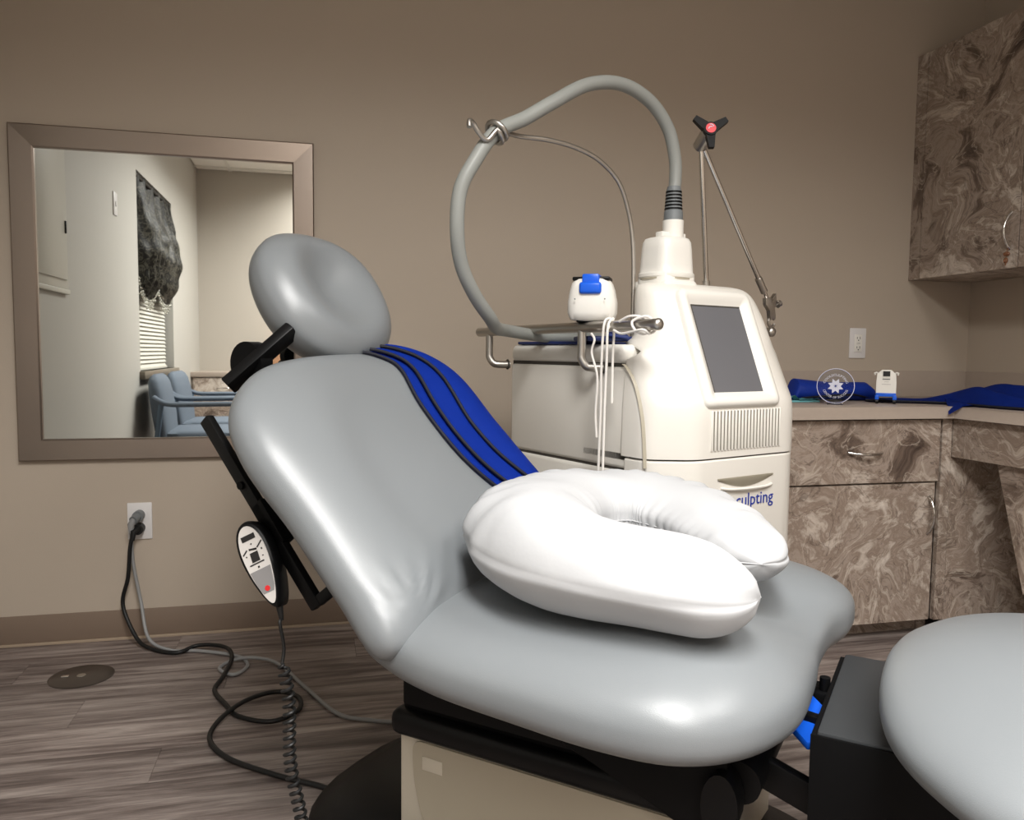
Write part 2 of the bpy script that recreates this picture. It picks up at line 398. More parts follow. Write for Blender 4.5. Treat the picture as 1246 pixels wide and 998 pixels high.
# ------------------------------------------------------------------ outlets
def outlet(name, x, z, label, kind):
    t = thing(name, label, 'outlet', (x, D, z))
    MB().box((-.036, -.006, -.058), (.036, 0, .058), .003).build('cover_plate', MT['plate'], t)
    if kind == 'duplex':
        for dz in (.02, -.02): MB().lathe([(0, -.001), (.0165, -.001), (.0165, .0015), (0, .0015)], (0, -.007, dz), 24, (0, -1, 0)).build('socket', MT['plate'], t)
    else:
        MB().box((-.0165, -.009, -.0335), (.0165, -.005, .0335), .001).build('socket', MT['white_plastic'], t)
        b = MB()
        for dz in (.02, -.016):
            b.box((-.007, -.0095, dz - .004), (-.005, -.0088, dz + .004)); b.box((.005, -.0095, dz - .005), (.007, -.0088, dz + .005)); b.box((-.002, -.0095, dz - .011), (.002, -.0088, dz - .007))
        b.box((-.008, -.0095, .0015), (.008, -.0088, .0022)); b.box((-.008, -.0095, -.003), (.008, -.0088, -.0023))
        b.build('slots', MT['ink'], t)
    return t
outlet('wall_outlet', -.547, .375, 'white outlet plate low on the wall under the mirror with two plugs', 'duplex')
outlet('wall_outlet', 2.018, .963, 'white outlet plate on the wall above the counter, unused', 'decora')

# power cords
def cord(name, label, pts, r, m, plug, pm_, pc):
    t = thing(name, label, 'cord', (pts[0][0], pts[0][1], 0))
    off = Vector((pts[0][0], pts[0][1], 0))
    MB().tube([p - off for p in catmull(pts, 8)], r, 10).build('cable', m, t)
    b = MB()
    for f in plug: f(b, off)
    b.build('plug', pm_, t)
    for f in pc:
        b = MB(); f(b, off); b.build('strain_relief', m, t)
    return t
py = D - .007
cord('power_cord', 'grey power cord from the upper socket, looped once on the floor',
     [(-.562, D - .05, .37), (-.562, D - .052, .33), (-.560, D - .045, .25), (-.54, D - .05, .13), (-.51, 2.55, .03), (-.44, 2.50, .006), (-.36, 2.478, .006), (-.241, 2.41, .006), (-.205, 2.33, .006), (-.236, 2.27, .006), (-.28, 2.32, .007), (-.25, 2.37, .009), (-.19, 2.36, .016), (-.12, 2.32, .008), (-.044, 2.15, .006), (.039, 1.967, .006), (.11, 1.915, .006), (.2, 1.88, .006), (.3, 1.86, .006)],
     .0052, MT['cord_grey'], [lambda b, o: b.cyl(Vector((-.547, py, .395)) - o, Vector((-.547, py - .03, .395)) - o, .0165, 24), lambda b, o: b.cyl(Vector((-.547, py - .03, .395)) - o, Vector((-.555, py - .05, .388)) - o, .013, 16)],
     MT['greyrub'], [lambda b, o: b.tube([Vector((-.553, py - .045, .392)) - o, Vector((-.562, D - .054, .375)) - o, Vector((-.562, D - .054, .345)) - o], [.009, .010, .006], 12)])
cord('power_cord', 'black power cord from the lower socket, coiled across the floor to the chair base',
     [(-.558, D - .055, .345), (-.566, D - .056, .30), (-.575, D - .05, .21), (-.595, D - .035, .12), (-.55, D - .08, .03), (-.50, 2.52, .009), (-.419, 2.47, .008), (-.36, 2.50, .015), (-.28, 2.45, .022), (-.25, 2.36, .022), (-.262, 2.25, .012), (-.275, 2.17, .008), (-.235, 2.07, .008), (-.20, 2.00, .008), (-.119, 1.95, .009), (-.055, 2.0, .009), (-.06, 2.08, .01), (-.12, 2.12, .01), (-.19, 2.06, .018), (-.24, 1.97, .016), (-.252, 1.89, .008), (-.20, 1.79, .008), (-.087, 1.69, .008), (-.002, 1.63, .008), (.05, 1.57, .012)],
     .006, MT['rubber'], [lambda b, o: b.cyl(Vector((-.547, py, .355)) - o, Vector((-.547, py - .034, .355)) - o, .0165, 24)],
     MT['rubber'], [lambda b, o: b.tube([Vector((-.548, py - .03, .357)) - o, Vector((-.556, D - .056, .352)) - o, Vector((-.559, D - .056, .325)) - o], [.012, .010, .0065], 12)])

# floor box cover
t = thing('floor_outlet_cover', 'round flush metal outlet cover set in the floor below the mirror', 'floor plate', (-.648, 2.362, 0))
MB().lathe([(0, -.002), (.083, -.002), (.083, .001), (.078, .003), (0, .0035)], (0, 0, 0), 48).build('cover_disc', MT['floor_steel'], t)
MB().lathe([(0, .0035), (.012, .0035), (.011, .0045), (0, .0046)], (0, 0, 0), 16).build('screw', MT['steel'], t)
MB().box((-.052, -.005, .003), (-.032, .009, .005), .001).build('finger_tab', MT['chrome'], t)

# ------------------------------------------------------------------ base cabinet on the back wall
CZ = .757
CY0 = 2.12
HY = CY0
cb = thing('base_cabinet', 'brown stone-patterned base cabinet with one drawer over one door on the back wall', 'cabinet', (1.6, CY0, 0))
def W(o, p): return tuple(Vector(p) - Vector(o.location))
def pbox(o, a, b, bev=0): return MB().box(W(o, a), W(o, b), bev)
pbox(cb, (1.10, CY0 + .02, .055), (1.945, D - .003, CZ - .04)).build('body', MT['stone'], cb, 0)
pbox(cb, (1.10, CY0 + .08, 0), (1.945, D - .003, .055)).build('toe_kick', MT['stone'], cb, 0)
dr = pbox(cb, (1.27, CY0, .515), (1.938, CY0 + .019, CZ - .043), .001).build('drawer', MT['stone'], cb, 0)
dd = pbox(cb, (1.27, CY0, .06), (1.925, CY0 + .019, .509), .001).build('door', MT['stone'], cb, 0)
def bow(p0, p1, out, r=.004, n=10):
    p0 = Vector(p0); p1 = Vector(p1); out = Vector(out)
    pts = [p0 + (p1 - p0) * (k / n) + out * max(0, math.sin(math.pi * k / n)) ** .7 for k in range(n + 1)]
    rr = [r * (1.15 - .45 * abs(math.sin(math.pi * k / n))) * (1.25 if k in (0, n) else 1) for k in range(n + 1)]
    return MB().tube(pts, [r * 1.2] + [r] * (n - 1) + [r * 1.2], 10)
bow(W(cb, (1.60, CY0, .613)), W(cb, (1.722, CY0, .611)), (0, -.028, -.003), .0045).build('handle', MT['chrome'], dr)
bow(W(cb, (1.905, CY0, .465)), W(cb, (1.905, CY0, .345)), (.0, -.028, 0), .0045).build('handle', MT['chrome'], dd)
fp = thing('corner_filler', 'narrow brown stone-patterned filler strip between the door and the desk', 'cabinet', (1.965, CY0, 0))
pbox(fp, (1.948, CY0 + .002, .055), (1.984, CY0 + .02, CZ - .04), .001).build('strip', MT['stone'], fp, 0)
pbox(fp, (1.988, CY0 + .006, 0), (XR - .001, CY0 + .024, CZ - .04)).build('corner_panel', MT['stone'], fp, 0)
pbox(fp, (1.948, CY0 + .08, 0), (1.986, CY0 + .09, .055)).build('toe_kick', MT['stone'], fp, 0)
# desk along right wall
DX = 1.987
dk = thing('wall_desk', 'brown stone-patterned knee-hole desk front along the right wall', 'desk', (DX, 1.9, 0))
pbox(dk, (DX, .5, .592), (DX + .019, CY0 + .005, CZ - .041), .001).build('apron', MT['stone'], dk, 0)
MB().prism([W(dk, p) for p in [(DX + .02, 1.965, .592), (DX + .02, 1.85, .22), (DX + .02, 1.5, .20), (DX + .02, 1.5, .592)]], (.019, 0, 0)).build('tapered_support', MT['stone'], dk, 0)
# worktop: L-shaped
wt = thing('countertop', 'grey-beige laminate countertop turning the corner, with low backsplash', 'countertop', (1.6, D, CZ - .038))
poly = [(1.10, CY0 - .022), (DX - .022, CY0 - .022), (DX - .022, .5), (XR, .5), (XR, D), (1.10, D)]
MB().prism([W(wt, (p[0], p[1], CZ - .038)) for p in poly], (0, 0, .038), .002).build('slab', MT['counter'], wt)
b = MB(); b.box(W(wt, (1.10, D - .018, CZ)), W(wt, (XR - .018, D, CZ + .1)), .0015); b.box(W(wt, (XR - .018, .5, CZ)), W(wt, (XR, D, CZ + .1)), .0015)
b.build('backsplash', MT['counter'], wt)

# ------------------------------------------------------------------ upper cabinet
UX, UZ0, UZ1 = 2.235, 1.21, 2.055
uc = thing('upper_cabinet', 'brown stone-patterned upper cabinet mounted high on the right wall', 'cabinet', (UX, 1.9, UZ0))
pbox(uc, (UX + .02, .9, UZ0), (XR - .002, D - .002, UZ1)).build('body', MT['stone'], uc, 0)
pbox(uc, (UX + .001, D - .055, UZ0), (UX + .019, D - .001, UZ1)).build('filler_strip', MT['stone'], uc, 0)
d1 = pbox(uc, (UX, 2.155, UZ0 + .001), (UX + .019, D - .058, UZ1 - .002), .001).build('door', MT['stone'], uc, 0)
pbox(uc, (UX, 1.66, UZ0 + .001), (UX + .019, 2.151, UZ1 - .002), .001).build('door', MT['stone'], uc, 0)
pbox(uc, (UX, 1.16, UZ0 + .001), (UX + .019, 1.656, UZ1 - .002), .001).build('door', MT['stone'], uc, 0)
bow(W(uc, (UX, 2.185, 1.395)), W(uc, (UX, 2.185, 1.275)), (-.03, 0, 0), .0045).build('handle', MT['chrome'], d1)
t = thing('cabinet_charm', 'small amber glass charm hanging from the upper cabinet handle', 'charm', (UX - .008, 2.19, 1.225))
b = MB(); b.ell((0, 0, .033), (.008, .012, .008)); b.ell((0, .002, .012), (.006, .008, .010)); b.cyl((0, 0, .04), (0, -.004, .055), .0012, 6)
b.cyl((0, .002, -.004), (0, .002, .004), .002, 8); b.build('glass_beads', MT['glow'], t)

# ------------------------------------------------------------------ things on the counter
t = thing('acrylic_award', 'round clear acrylic award with an etched snowflake, standing on the counter', 'award', (1.618, 2.22, CZ), R(-36 + 0))
dc = Vector((0, 0, .060)); rad = .056
b = MB().lathe([(0, -.007), (rad - .002, -.007), (rad, -.005), (rad, .005), (rad - .002, .007), (0, .007)], dc, 56, (0, -1, 0)); b.build('disc', MT['glass'], t)
MB().box((-.025, -.012, 0), (.025, .012, .007), .002).build('foot', MT['glass'], t)
MB().lathe([(rad - .0012, -.0074), (rad + .0006, -.0074), (rad + .0006, .0074), (rad - .0012, .0074), (rad - .0012, -.0074)], dc, 56, (0, -1, 0), False).build('rim', MT['etch'], t)
b = MB()
for k in range(8):
    a = R(22.5 + 45 * k); c, s_ = math.cos(a), math.sin(a)
    pl = [(.002, 0), (.013, .0062), (.025, 0), (.013, -.0062)]
    b.prism([(dc.x + x * c - y * s_, -.0082, dc.z + x * s_ + y * c) for x, y in pl], (0, .0008, 0))
b.build('snowflake', MT['etch'], t, 0)
fm = frame(dc + Vector((0, -.0078, 0)), (1, 0, 0), (0, 0, 1), (0, -1, 0))
text('lettering', 'COOLSCULPTING', MT['etch'], .0105, fm, t, .0002, 'CENTER', (.032, False))
text('lettering', 'CENTER OF SUCCESS', MT['etch'], .0105, fm, t, .0002, 'CENTER', (.040, True))

t = thing('miniature_machine', 'small white and blue model of a wheeled machine standing on the counter', 'figurine', (1.832, 2.25, CZ), R(-38))
b = MB().prism([(-.030, -.022, .024), (.030, -.022, .024), (.030, .022, .024), (-.030, .022, .024)], (0, 0, .012), .001)
MB().loft([[(-.030, -.020, .034), (.030, -.020, .034), (.030, .022, .034), (-.030, .022, .034)], [(-.030, -.020, .07), (.030, -.020, .07), (.030, .022, .07), (-.030, .022, .07)], [(-.028, -.018, .098), (.028, -.018, .098), (.028, .02, .098), (-.028, .02, .098)], [(-.014, -.010, .112), (.014, -.010, .112), (.014, .012, .112), (-.014, .012, .112)]]).build('body', MT['white_plastic'], t, 20)
b.build('base', MT['bluepl'], t)
MB().box((-.012, -.0205, .088), (.012, -.0175, .1105), .0006).build('screen_frame', MT['white_plastic'], t)
MB().box((-.0105, -.0215, .091), (.0105, -.0185, .108)).build('screen', MT['ink'], t, 0)
b = MB(); b.box((-.012, -.0208, .080), (.011, -.0195, .0835)); b.box((-.006, -.0208, .0725), (.007, -.0195, .0732)); b.box((-.013, -.0208, .064), (.013, -.0195, .065)); b.build('printed_marks', MT['label_grey'], t, 0)
for s_ in (-1, 1): MB().tube([(s_ * .026, 0, .100), (s_ * .031, -.004, .103), (s_ * .036, -.006, .101), (s_ * .034, -.004, .095)], .003, 8).build('grab_rail', MT['white_plastic'], t)
for sx in (-1, 1):
    MB().box((sx * .0265 - .006, -.0240, .014), (sx * .0265 + .006, -.010, .028), .001).build('caster_fork', MT['bluepl'], t)
    for sy in (-.014, .014):
        MB().cyl((sx * .026 - .004, sy, .0085), (sx * .026 + .004, sy, .0085), .0085, 16).build('wheel', MT['rubber'], t)

t = thing('rolled_strap', 'rolled blue neoprene strap lying behind the round award', 'strap', (1.70, 2.42, CZ))
b = MB(); n = 14; rings = []
for i in range(n + 1):
    f = i / n; x = -.125 + .33 * f
    hz = .036 * (1 - .22 * f) * min(1, (f / .04) ** .4) * min(1, ((1 - f) / .12) ** .6) + .002
    wy = .05 * (.7 + .3 * math.sin(math.pi * f))
    rings.append([(x + .02 * f, wy * math.cos(a) + .0, max(0.001, hz + hz * math.sin(a)) + .003 * math.sin(7 * f + a)) for a in [2 * math.pi * k / 18 for k in range(18)]])
b.loft(rings).build('roll', MT['blue2'], t, 50)
rings = [[Vector((-.10 + .27 * f, -.052 + .006 * math.sin(9 * f), .012 + .02 * f * (1 - f) + dz)) for dz in (0, .004)] for f in [k / 10 for k in range(11)]]
MB().tube([(-.1, -.047, .012), (0, -.051, .02), (.10, -.049, .024), (.175, -.03, .012)], .0035, 8).build('bound_edge', MT['navy'], t)

t = thing('counter_strap', 'long blue neoprene strap trailing flat along the counter round the corner', 'strap', (1.9, 2.3, CZ))
path = catmull([(1.84, 2.36, .006), (1.92, 2.30, .008), (2.0, 2.26, .010), (2.07, 2.19, .034), (2.095, 2.10, .058), (2.10, 2.00, .054), (2.115, 1.90, .046), (2.14, 1.78, .055), (2.18, 1.62, .05)], 6)
grid = []; og = Vector((1.9, 2.3, 0)); m_ = len(path)
for i, p in enumerate(path):
    f = i / (m_ - 1); tv = (path[min(i + 1, m_ - 1)] - path[max(i - 1, 0)]); tv.z = 0; tv.normalize(); side = Vector((0, 0, 1)).cross(tv).normalized()
    wd = .035 + .06 * min(1, f * 1.8)
    grid.append([Vector((p.x, p.y, 0)) - og + side * (wd * (k / 6 - 1)) + Vector((0, 0, .006 + p.z * (1 - (k / 6 - 1) ** 2) ** .7 * (1 + .25 * math.sin(11 * f + k)))) for k in range(13)])
MB().sheet(grid, .005).build('band', MT['blue2'], t, 60)
g2 = []
for i in range(9):
    row_ = []
    for j in range(6):
        p = Vector((2.09, 2.235, 0)) + Vector((-.0165 * i, -.0215 * i, 0)) + Vector((.6, -.45, 0)) * (-.045 + .018 * j)
        z = .010 + .004 * math.sin(i * .9 + j) + (.010 if i < 5 else 0)
        if p.x < 1.968: z = .008 - (1.968 - p.x) * .9
        row_.append(Vector((p.x, p.y, z)) - Vector((og.x, og.y, 0)))
    g2.append(row_)
MB().sheet(g2, .005).build('end_flap', MT['blue2'], t, 60)
for s_ in (0, -1):
    MB().tube([r[s_] + Vector((0, 0, .001)) for r in grid], .0035, 8).build('bound_edge', MT['navy'], t)
t = thing('tissue_packet', 'small crumpled teal plastic packet on the counter beside the machine', 'packet', (1.585, 2.36, CZ))
g = [[Vector((-.06 + .02 * i, -.03 + .015 * j, .010 + .012 * noise.noise((i * .7, j * .8, 3)) + .012 * (i == 1))) for j in range(5)] for i in range(7)]
MB().sheet(g, .003).build('film', MT['teal'], t, 0)
MB().box((-.05, -.025, 0), (.06, .03, .006), .002).build('pad', MT['teal'], t)

# ------------------------------------------------------------------ the white machine
MO = Vector((.823, 1.616, 0)); MA = R(20)
mc = thing('cooling_machine', 'tall white treatment machine with slanted grey touchscreen behind the exam chair', 'medical machine', MO, MA)
def rrect(x0, x1, y0, y1, ch, r, z, n=5, rc=.004):
    """plan outline with wide front chamfers ch=(dx,dy), rear chamfers rc and rounded corners"""
    base = [(x0 + rc, y1), (x0, y1 - rc), (x0, y0 + ch[1]), (x0 + ch[0], y0), (x1 - ch[0], y0), (x1, y0 + ch[1]), (x1, y1 - rc), (x1 - rc, y1)]
    out = []; m = len(base)
    for i in range(m):
        p = Vector((*base[i], 0)); a = Vector((*base[i - 1], 0)); c = Vector((*base[(i + 1) % m], 0))
        da = (a - p); dc_ = (c - p); q = min(r, da.length * .45, dc_.length * .45)
        pa = p + da.normalized() * q; pc = p + dc_.normalized() * q
        for k in range(n + 1):
            t_ = k / n; v = pa * (1 - t_) ** 2 + p * 2 * t_ * (1 - t_) + pc * t_ * t_
            out.append((v.x, v.y, z))
    return out
# front tower, lofted from the seam upwards: (z, front y, x-left, x-right, chamfer, radius, back y)
LV = [(.676, .000, -.092, .432, (.092, .067), .03, .15), (.70, 0, -.092, .432, (.092, .067), .03, .15), (.79, .001, -.090, .430, (.09, .067), .035, .15), (.83, .015, -.088, .428, (.09, .066), .04, .15),
      (.86, .028, -.086, .426, (.09, .066), .04, .15), (.90, .044, -.080, .420, (.088, .064), .045, .15), (.92, .052, -.064, .408, (.080, .056), .045, .15), (.94, .060, -.040, .396, (.066, .050), .045, .26), (.96, .068, -.028, .386, (.056, .045), .045, .26),
      (1.00, .084, -.022, .378, (.052, .042), .045, .265), (1.04, .100, -.018, .366, (.050, .040), .045, .27), (1.065, .112, -.014, .352, (.046, .038), .045, .272), (1.08, .130, -.004, .336, (.04, .034), .04, .275), (1.087, .155, .014, .316, (.03, .028), .035, .27)]
def smooth_levels(LV, n=4):
    flat = [Vector((l[0], l[1], l[2])) for l in LV]; a = catmull(flat, n)
    b_ = catmull([Vector((l[3], l[4][0], l[4][1])) for l in LV], n); c_ = catmull([Vector((l[5], l[6], 0)) for l in LV], n)
    return [(p.x, p.y, p.z, q.x, (q.y, q.z), s_.x, s_.y) for p, q, s_ in zip(a, b_, c_)]
b = MB(); b.loft([rrect(xl, xr, fy, by, ch, r, z, 5, .004 + .072 * min(1, max(0, (z - .90) / .05))) for z, fy, xl, xr, ch, r, by in smooth_levels(LV, 3)])
b.build('tower', MT['cream_plastic'], mc, 35)
# lower body
b = MB(); b.loft([rrect(-.090 - e, .430 + e, 0 - e, .14, (.092, .067), .03, z) for z, e in [(.10, -.012), (.12, 0), (.668, 0), (.672, -.003)]])
b.build('lower_front', MT['cream_plastic'], mc, 35)
b = MB(); b.loft([rrect(-.085, .425, .005, .30, (.092, .067), .03, z) for z in (.665, .680)]); b.build('seam_gap', MT['gap'], mc)
# rear body
MB().box((-.085, .10, .10), (.425, .625, .640), .012, 3).build('lower_rear', MT['cream_plastic'], mc)
MB().box((-.080, .12, .635), (.420, .620, .655)).build('seam_gap', MT['gap'], mc)
MB().box((-.085, .115, .643), (.425, .625, .884), .010, 3).build('side_panel', MT['cream_plastic'], mc)
MB().box((-.080, .16, .880), (.420, .620, .892)).build('seam_gap', MT['gap'], mc)
MB().box((-.087, .15, .887), (.427, .628, .936), .020, 4).build('lid', MT['white_plastic'], mc)
# curved front-shell edge on the near side
arc = catmull([(-.0925, .15, .890), (-.093, .135, .88), (-.093, .105, .84), (-.093, .082, .77), (-.093, .073, .70), (-.093, .07, .655)], 6)
rings = [[(p.x + .006, p.y - .006, p.z), (p.x + .0006, p.y - .0006, p.z), (p.x + .0006, p.y + .0006, p.z), (p.x + .006, p.y + .004, p.z)] for p in arc]
MB().loft(rings).build('shell_edge', MT['beige2'], mc)
# column seam and collar
MB().box((.030, .135, 1.06), (.146, .262, 1.097), .018, 4).build('neck_plinth', MT['white_plastic'], mc)
def oval(cx, cy, rx, ry, z, n=28, p=2.6):
    out = []
    for k in range(n):
        a = 2 * math.pi * k / n; c, s_ = math.cos(a), math.sin(a)
        out.append((cx + rx * math.copysign(abs(c) ** (2 / p), c), cy + ry * math.copysign(abs(s_) ** (2 / p), s_), z))
    return out
NX, NY = .088, .195
nk = MB().loft([oval(NX, NY, rx, ry, z, 32, 4) for z, rx, ry in [(1.085, .060, .056), (1.110, .060, .056), (1.114, .057, .053), (1.13, .056, .052), (1.17, .053, .050), (1.188, .051, .048), (1.197, .046, .043), (1.200, .038, .036)]]).build('neck', MT['white_plastic'], mc)
MB().loft([oval(NX, NY, rx, ry, z) for z, rx, ry in [(1.100, .063, .059), (1.103, .066, .061), (1.110, .066, .061), (1.113, .062, .057)]]).build('collar', MT['white_plastic'], nk)
MB().loft([oval(NX, NY, rx, ry, z) for z, rx, ry in [(1.096, .063, .058), (1.100, .063, .058)]]).build('gasket', MT['beige2'], nk)
cx = NX + .020
MB().cyl((cx, NY, 1.196), (cx, NY, 1.244), .026, 24).build('connector', MT['white_plastic'], mc)
MB().box((cx - .048, NY - .012, 1.196), (cx + .034, NY + .012, 1.214), .003).build('latch', MT['white_plastic'], mc)
bt = MB(); bt.tube([(cx, NY, 1.240), (cx, NY, 1.266), (cx, NY, 1.268), (cx, NY, 1.317), (cx, NY, 1.327)], [.024, .023, .0215, .0185, .016], 24)
bt.build('strain_relief', MT['greyrub'], mc)
b = MB()
for k in range(6):
    z = 1.270 + k * .0082; r = .0222 - k * .0005
    b.tube([(cx, NY, z), (cx, NY, z + .0042)], r, 24)
b.build('relief_rings', MT['black'], mc)
# screen
def slant(xa, za, h=0):
    """point on the slanted front plane"""
    y = .012 + (za - .828) * .40 - h
    return (xa, y, za)
SX0, SX1, SZ0, SZ1 = .072, .243, .828, 1.032
nv = Vector((0, -1, .40)).normalized()
def slab(x0, x1, z0, z1, t0, t1, inset=0):
    a = [Vector(slant(x0, z0)), Vector(slant(x1, z0)), Vector(slant(x1, z1)), Vector(slant(x0, z1))]
    return MB().prism([p + nv * t0 for p in a], nv * (t1 - t0))
bz = MB()
o4 = [(SX0 - .046, SZ0 - .036), (SX1 + .046, SZ0 - .036), (SX1 + .038, SZ1 + .038), (SX0 - .038, SZ1 + .038)]
i4 = [(SX0, SZ0), (SX1, SZ0), (SX1, SZ1), (SX0, SZ1)]
def ringpts(f, t):
    pts = []
    for (ox, oz), (ix, iz) in zip(o4, i4):
        p = Vector(slant(ox + (ix - ox) * f, oz + (iz - oz) * f)) + nv * t; pts.append(p)
    out = []
    for i in range(4):
        p, a, c = pts[i], pts[i - 1], pts[(i + 1) % 4]; q = .020 * (1 - f) + .002
        pa = p + (a - p).normalized() * q; pc = p + (c - p).normalized() * q
        for k in range(5): t_ = k / 4; out.append(pa * (1 - t_) ** 2 + p * 2 * t_ * (1 - t_) + pc * t_ * t_)
    return out
bz.loft([ringpts(f, t) for f, t in [(0, -.03), (.02, .002), (.12, .009), (.3, .012), (.5, .011), (.75, .004), (1.0, -.002)]], cap=False)
bz.build('bezel', MT['white_plastic'], mc, 60)
slab(SX0 - .004, SX1 + .004, SZ0 - .004, SZ1 + .004, -.02, -.0015).build('touchscreen', MT['screen'], mc, 0)
b = MB()
for a, c in (((SX0 - .001, SZ0 - .001), (SX0 + .0015, SZ1)), ((SX0, SZ1 - .002), (SX1, SZ1 + .001))):
    q = [Vector(slant(a[0], a[1])), Vector(slant(c[0], a[1])), Vector(slant(c[0], c[1])), Vector(slant(a[0], c[1]))]; b.prism([p + nv * -.002 for p in q], nv * .0015)
b.build('screen_gasket', MT['gap'], mc, 0)
# vent
vt = MB()
for k in range(21):
    x = .058 + k * (.228 / 20)
    vt.box((x - .0022, -.0012, .694), (x + .0022, .01, .784))
vt.build('vent_slots', MT['slot'], mc, 0)
vt = MB()
for k in range(22):
    x = .0523 + k * (.228 / 20); vt.box((x - .0032, -.0032, .692), (x + .0032, .006, .786), .0012, 1)
vt.build('vent_ribs', MT['cream_plastic'], mc)
# lower-front handle: recess shade put into a darker raised face, with a lip
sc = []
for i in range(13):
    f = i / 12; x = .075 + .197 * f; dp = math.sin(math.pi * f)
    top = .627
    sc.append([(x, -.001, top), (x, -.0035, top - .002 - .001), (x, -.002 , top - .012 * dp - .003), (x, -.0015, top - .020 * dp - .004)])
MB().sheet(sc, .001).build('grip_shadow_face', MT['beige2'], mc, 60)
MB().tube(catmull([(.085, -.001, .604), (.12, -.006, .600), (.18, -.008, .598), (.24, -.006, .598), (.268, -.001, .600)], 5), .0035, 8, flat=1).build('grip_lip', MT['white_plastic'], mc)
text('lettering', 'coolsculpting', MT['blueink'], .0435, frame((.046, -.0012, .556), (1, 0, 0), (0, 0, 1), (0, -1, 0)), mc, .0004)
# casters and base
MB().box((-.06, .02, .07), (.40, .60, .10), .01).build('chassis', MT['greyrub'], mc)
for x in (-.02, .36):
    for y_ in (.06, .55):
        b = MB().cyl((x - .015, y_, .035), (x + .015, y_, .035), .035, 20); b.box((x - .02, y_ - .02, .035), (x + .02, y_ + .02, .072), .003)
        b.build('caster', MT['greyrub'], mc)
# hand rails
def rail_side(xo, sgn, yf):
    zz = .977
    r = MB().tube(catmull([(xo, yf, zz), (xo, .2, zz - .001), (xo, .45, zz - .003), (xo, .715, zz - .006)], 4), .0125, 16).build('grab_rail', MT['steel'], mc)
    for yy in (.66, .245):
        MB().tube(catmull([(xo, yy, zz - .006), (xo, yy, .915), (xo + .0 * sgn, yy - .001, .900), (xo - sgn * .008, yy - .008, .884), (xo - sgn * .022, yy - .016, .880), (xo - sgn * .052, yy - .026, .880)], 5), .0105, 14).build('rail_support', MT['steel'], r)
        MB().cyl((xo - sgn * .0445, yy - .024, .880), (xo - sgn * .047, yy - .0246, .880), .0145, 20).build('rail_socket', MT['gap'], r)
    MB().ell((xo, yf, zz), (.0135, .009, .0135), 14).build('end_cap', MT['steel'], r)
rail_side(-.135, -1, -.012); rail_side(.462, 1, .165)
MB().box((-.08, .32, .936), (.42, .60, .944), .003).build('lid_mat', MT['darkblue'], mc)
# rear yoke wire & strap ring on front
# wire hose holder
wp = catmull([(.012, .23, .935), (.012, .23, 1.00), (.012, .23, 1.09), (.008, .23, 1.18), (-.006, .23, 1.25), (-.04, .23, 1.322), (-.10, .23, 1.366), (-.17, .23, 1.386), (-.25, .23, 1.392), (-.33, .23, 1.388), (-.385, .21, 1.383)], 8)
ax = Vector((-.41, .205, 1.378)); adir = Vector((-.7, 0, -.62)).normalized()
a1 = Vector((0, 1, 0)); a2 = adir.cross(a1)
coil = []
for k in range(26):
    f = k / 25; an = -math.pi * .1 + f * 2 * math.pi * 1.6
    coil.append(ax + adir * (-.014 + .022 * f) + (a1 * math.cos(an) + a2 * math.sin(an)) * .0235)
tail = [Vector((-.440, .19, 1.355)), Vector((-.462, .19, 1.368)), Vector((-.474, .19, 1.383)), Vector((-.486, .185, 1.385)), Vector((-.489, .18, 1.371))]
MB().tube(wp + coil + catmull([coil[-1]] + tail, 5)[1:], .0055, 10).build('hose_hanger', MT['steel'], mc)
# articulated arm
pt = Vector((.255, .215, 1.085)); pj = Vector((.190, .185, 1.425))
ar = MB().tube([pt, pj], .0068, 12).build('arm_post', MT['chrome'], mc)
MB().cyl(pt, pt + (pj - pt).normalized() * .022, .0095, 16).build('ferrule', MT['steel'], ar)
en = Vector((.450, .185, 1.085))
a2_ = MB().tube([pj + Vector((.004, -.006, 0)), en], .0066, 12).build('arm_rod', MT['chrome'], mc)
dv = (en - pj).normalized()
MB().cyl(en - dv * .045, en, .0098, 16).build('ferrule', MT['steel'], a2_)
MB().cyl(en, en + dv * .02, .005, 12).build('swivel', MT['chrome'], a2_)
kc = Vector((.172, .142, 1.462)); kd = Vector((-.55, -.80, .22)).normalized()
jn = MB().cyl(Vector((.192, .192, 1.436)), kc - kd * .008, .0185, 24).build('joint', MT['steel'], mc)
kx = Vector((0, 0, 1)).cross(kd).normalized(); kz = kd.cross(kx)
b = MB().cyl(kc + kd * -.012, kc + kd * .012, .017, 20)
for an in (180 - 148, 180 - 38, -88):
    d_ = kx * math.cos(R(an)) + kz * math.sin(R(an)); e_ = kd.cross(d_)
    a_ = [kc + e_ * .013 - kd * .008, kc - e_ * .013 - kd * .008, kc - e_ * .013 + kd * .009, kc + e_ * .013 + kd * .009]
    c_ = [kc + d_ * .048 + e_ * .0065 - kd * .006 + kd * .004, kc + d_ * .048 - e_ * .0065 - kd * .002, kc + d_ * .048 - e_ * .0065 + kd * .010, kc + d_ * .048 + e_ * .0065 + kd * .010]
    b.loft([a_, c_])
kn = b.build('clamp_knob', MT['black'], jn, 30)
MB().cyl(kc + kd * .011, kc + kd * .0135, .0125, 24).build('knob_disc', MT['pinkred'], jn)
b = MB().cyl(kc + kd * .0132, kc + kd * .0140, .012, 24)
b = MB()
for q in (0, 1): b.tube([kc + kd * .0142 + kx * (.006 * math.cos(t_)) * (1 if q else -1) + kz * (.006 * math.sin(t_) + (.003 if q else -.003)) for t_ in [k * .35 for k in range(7)]], .0011, 6)
b.build('knob_mark', MT['etch'], jn)
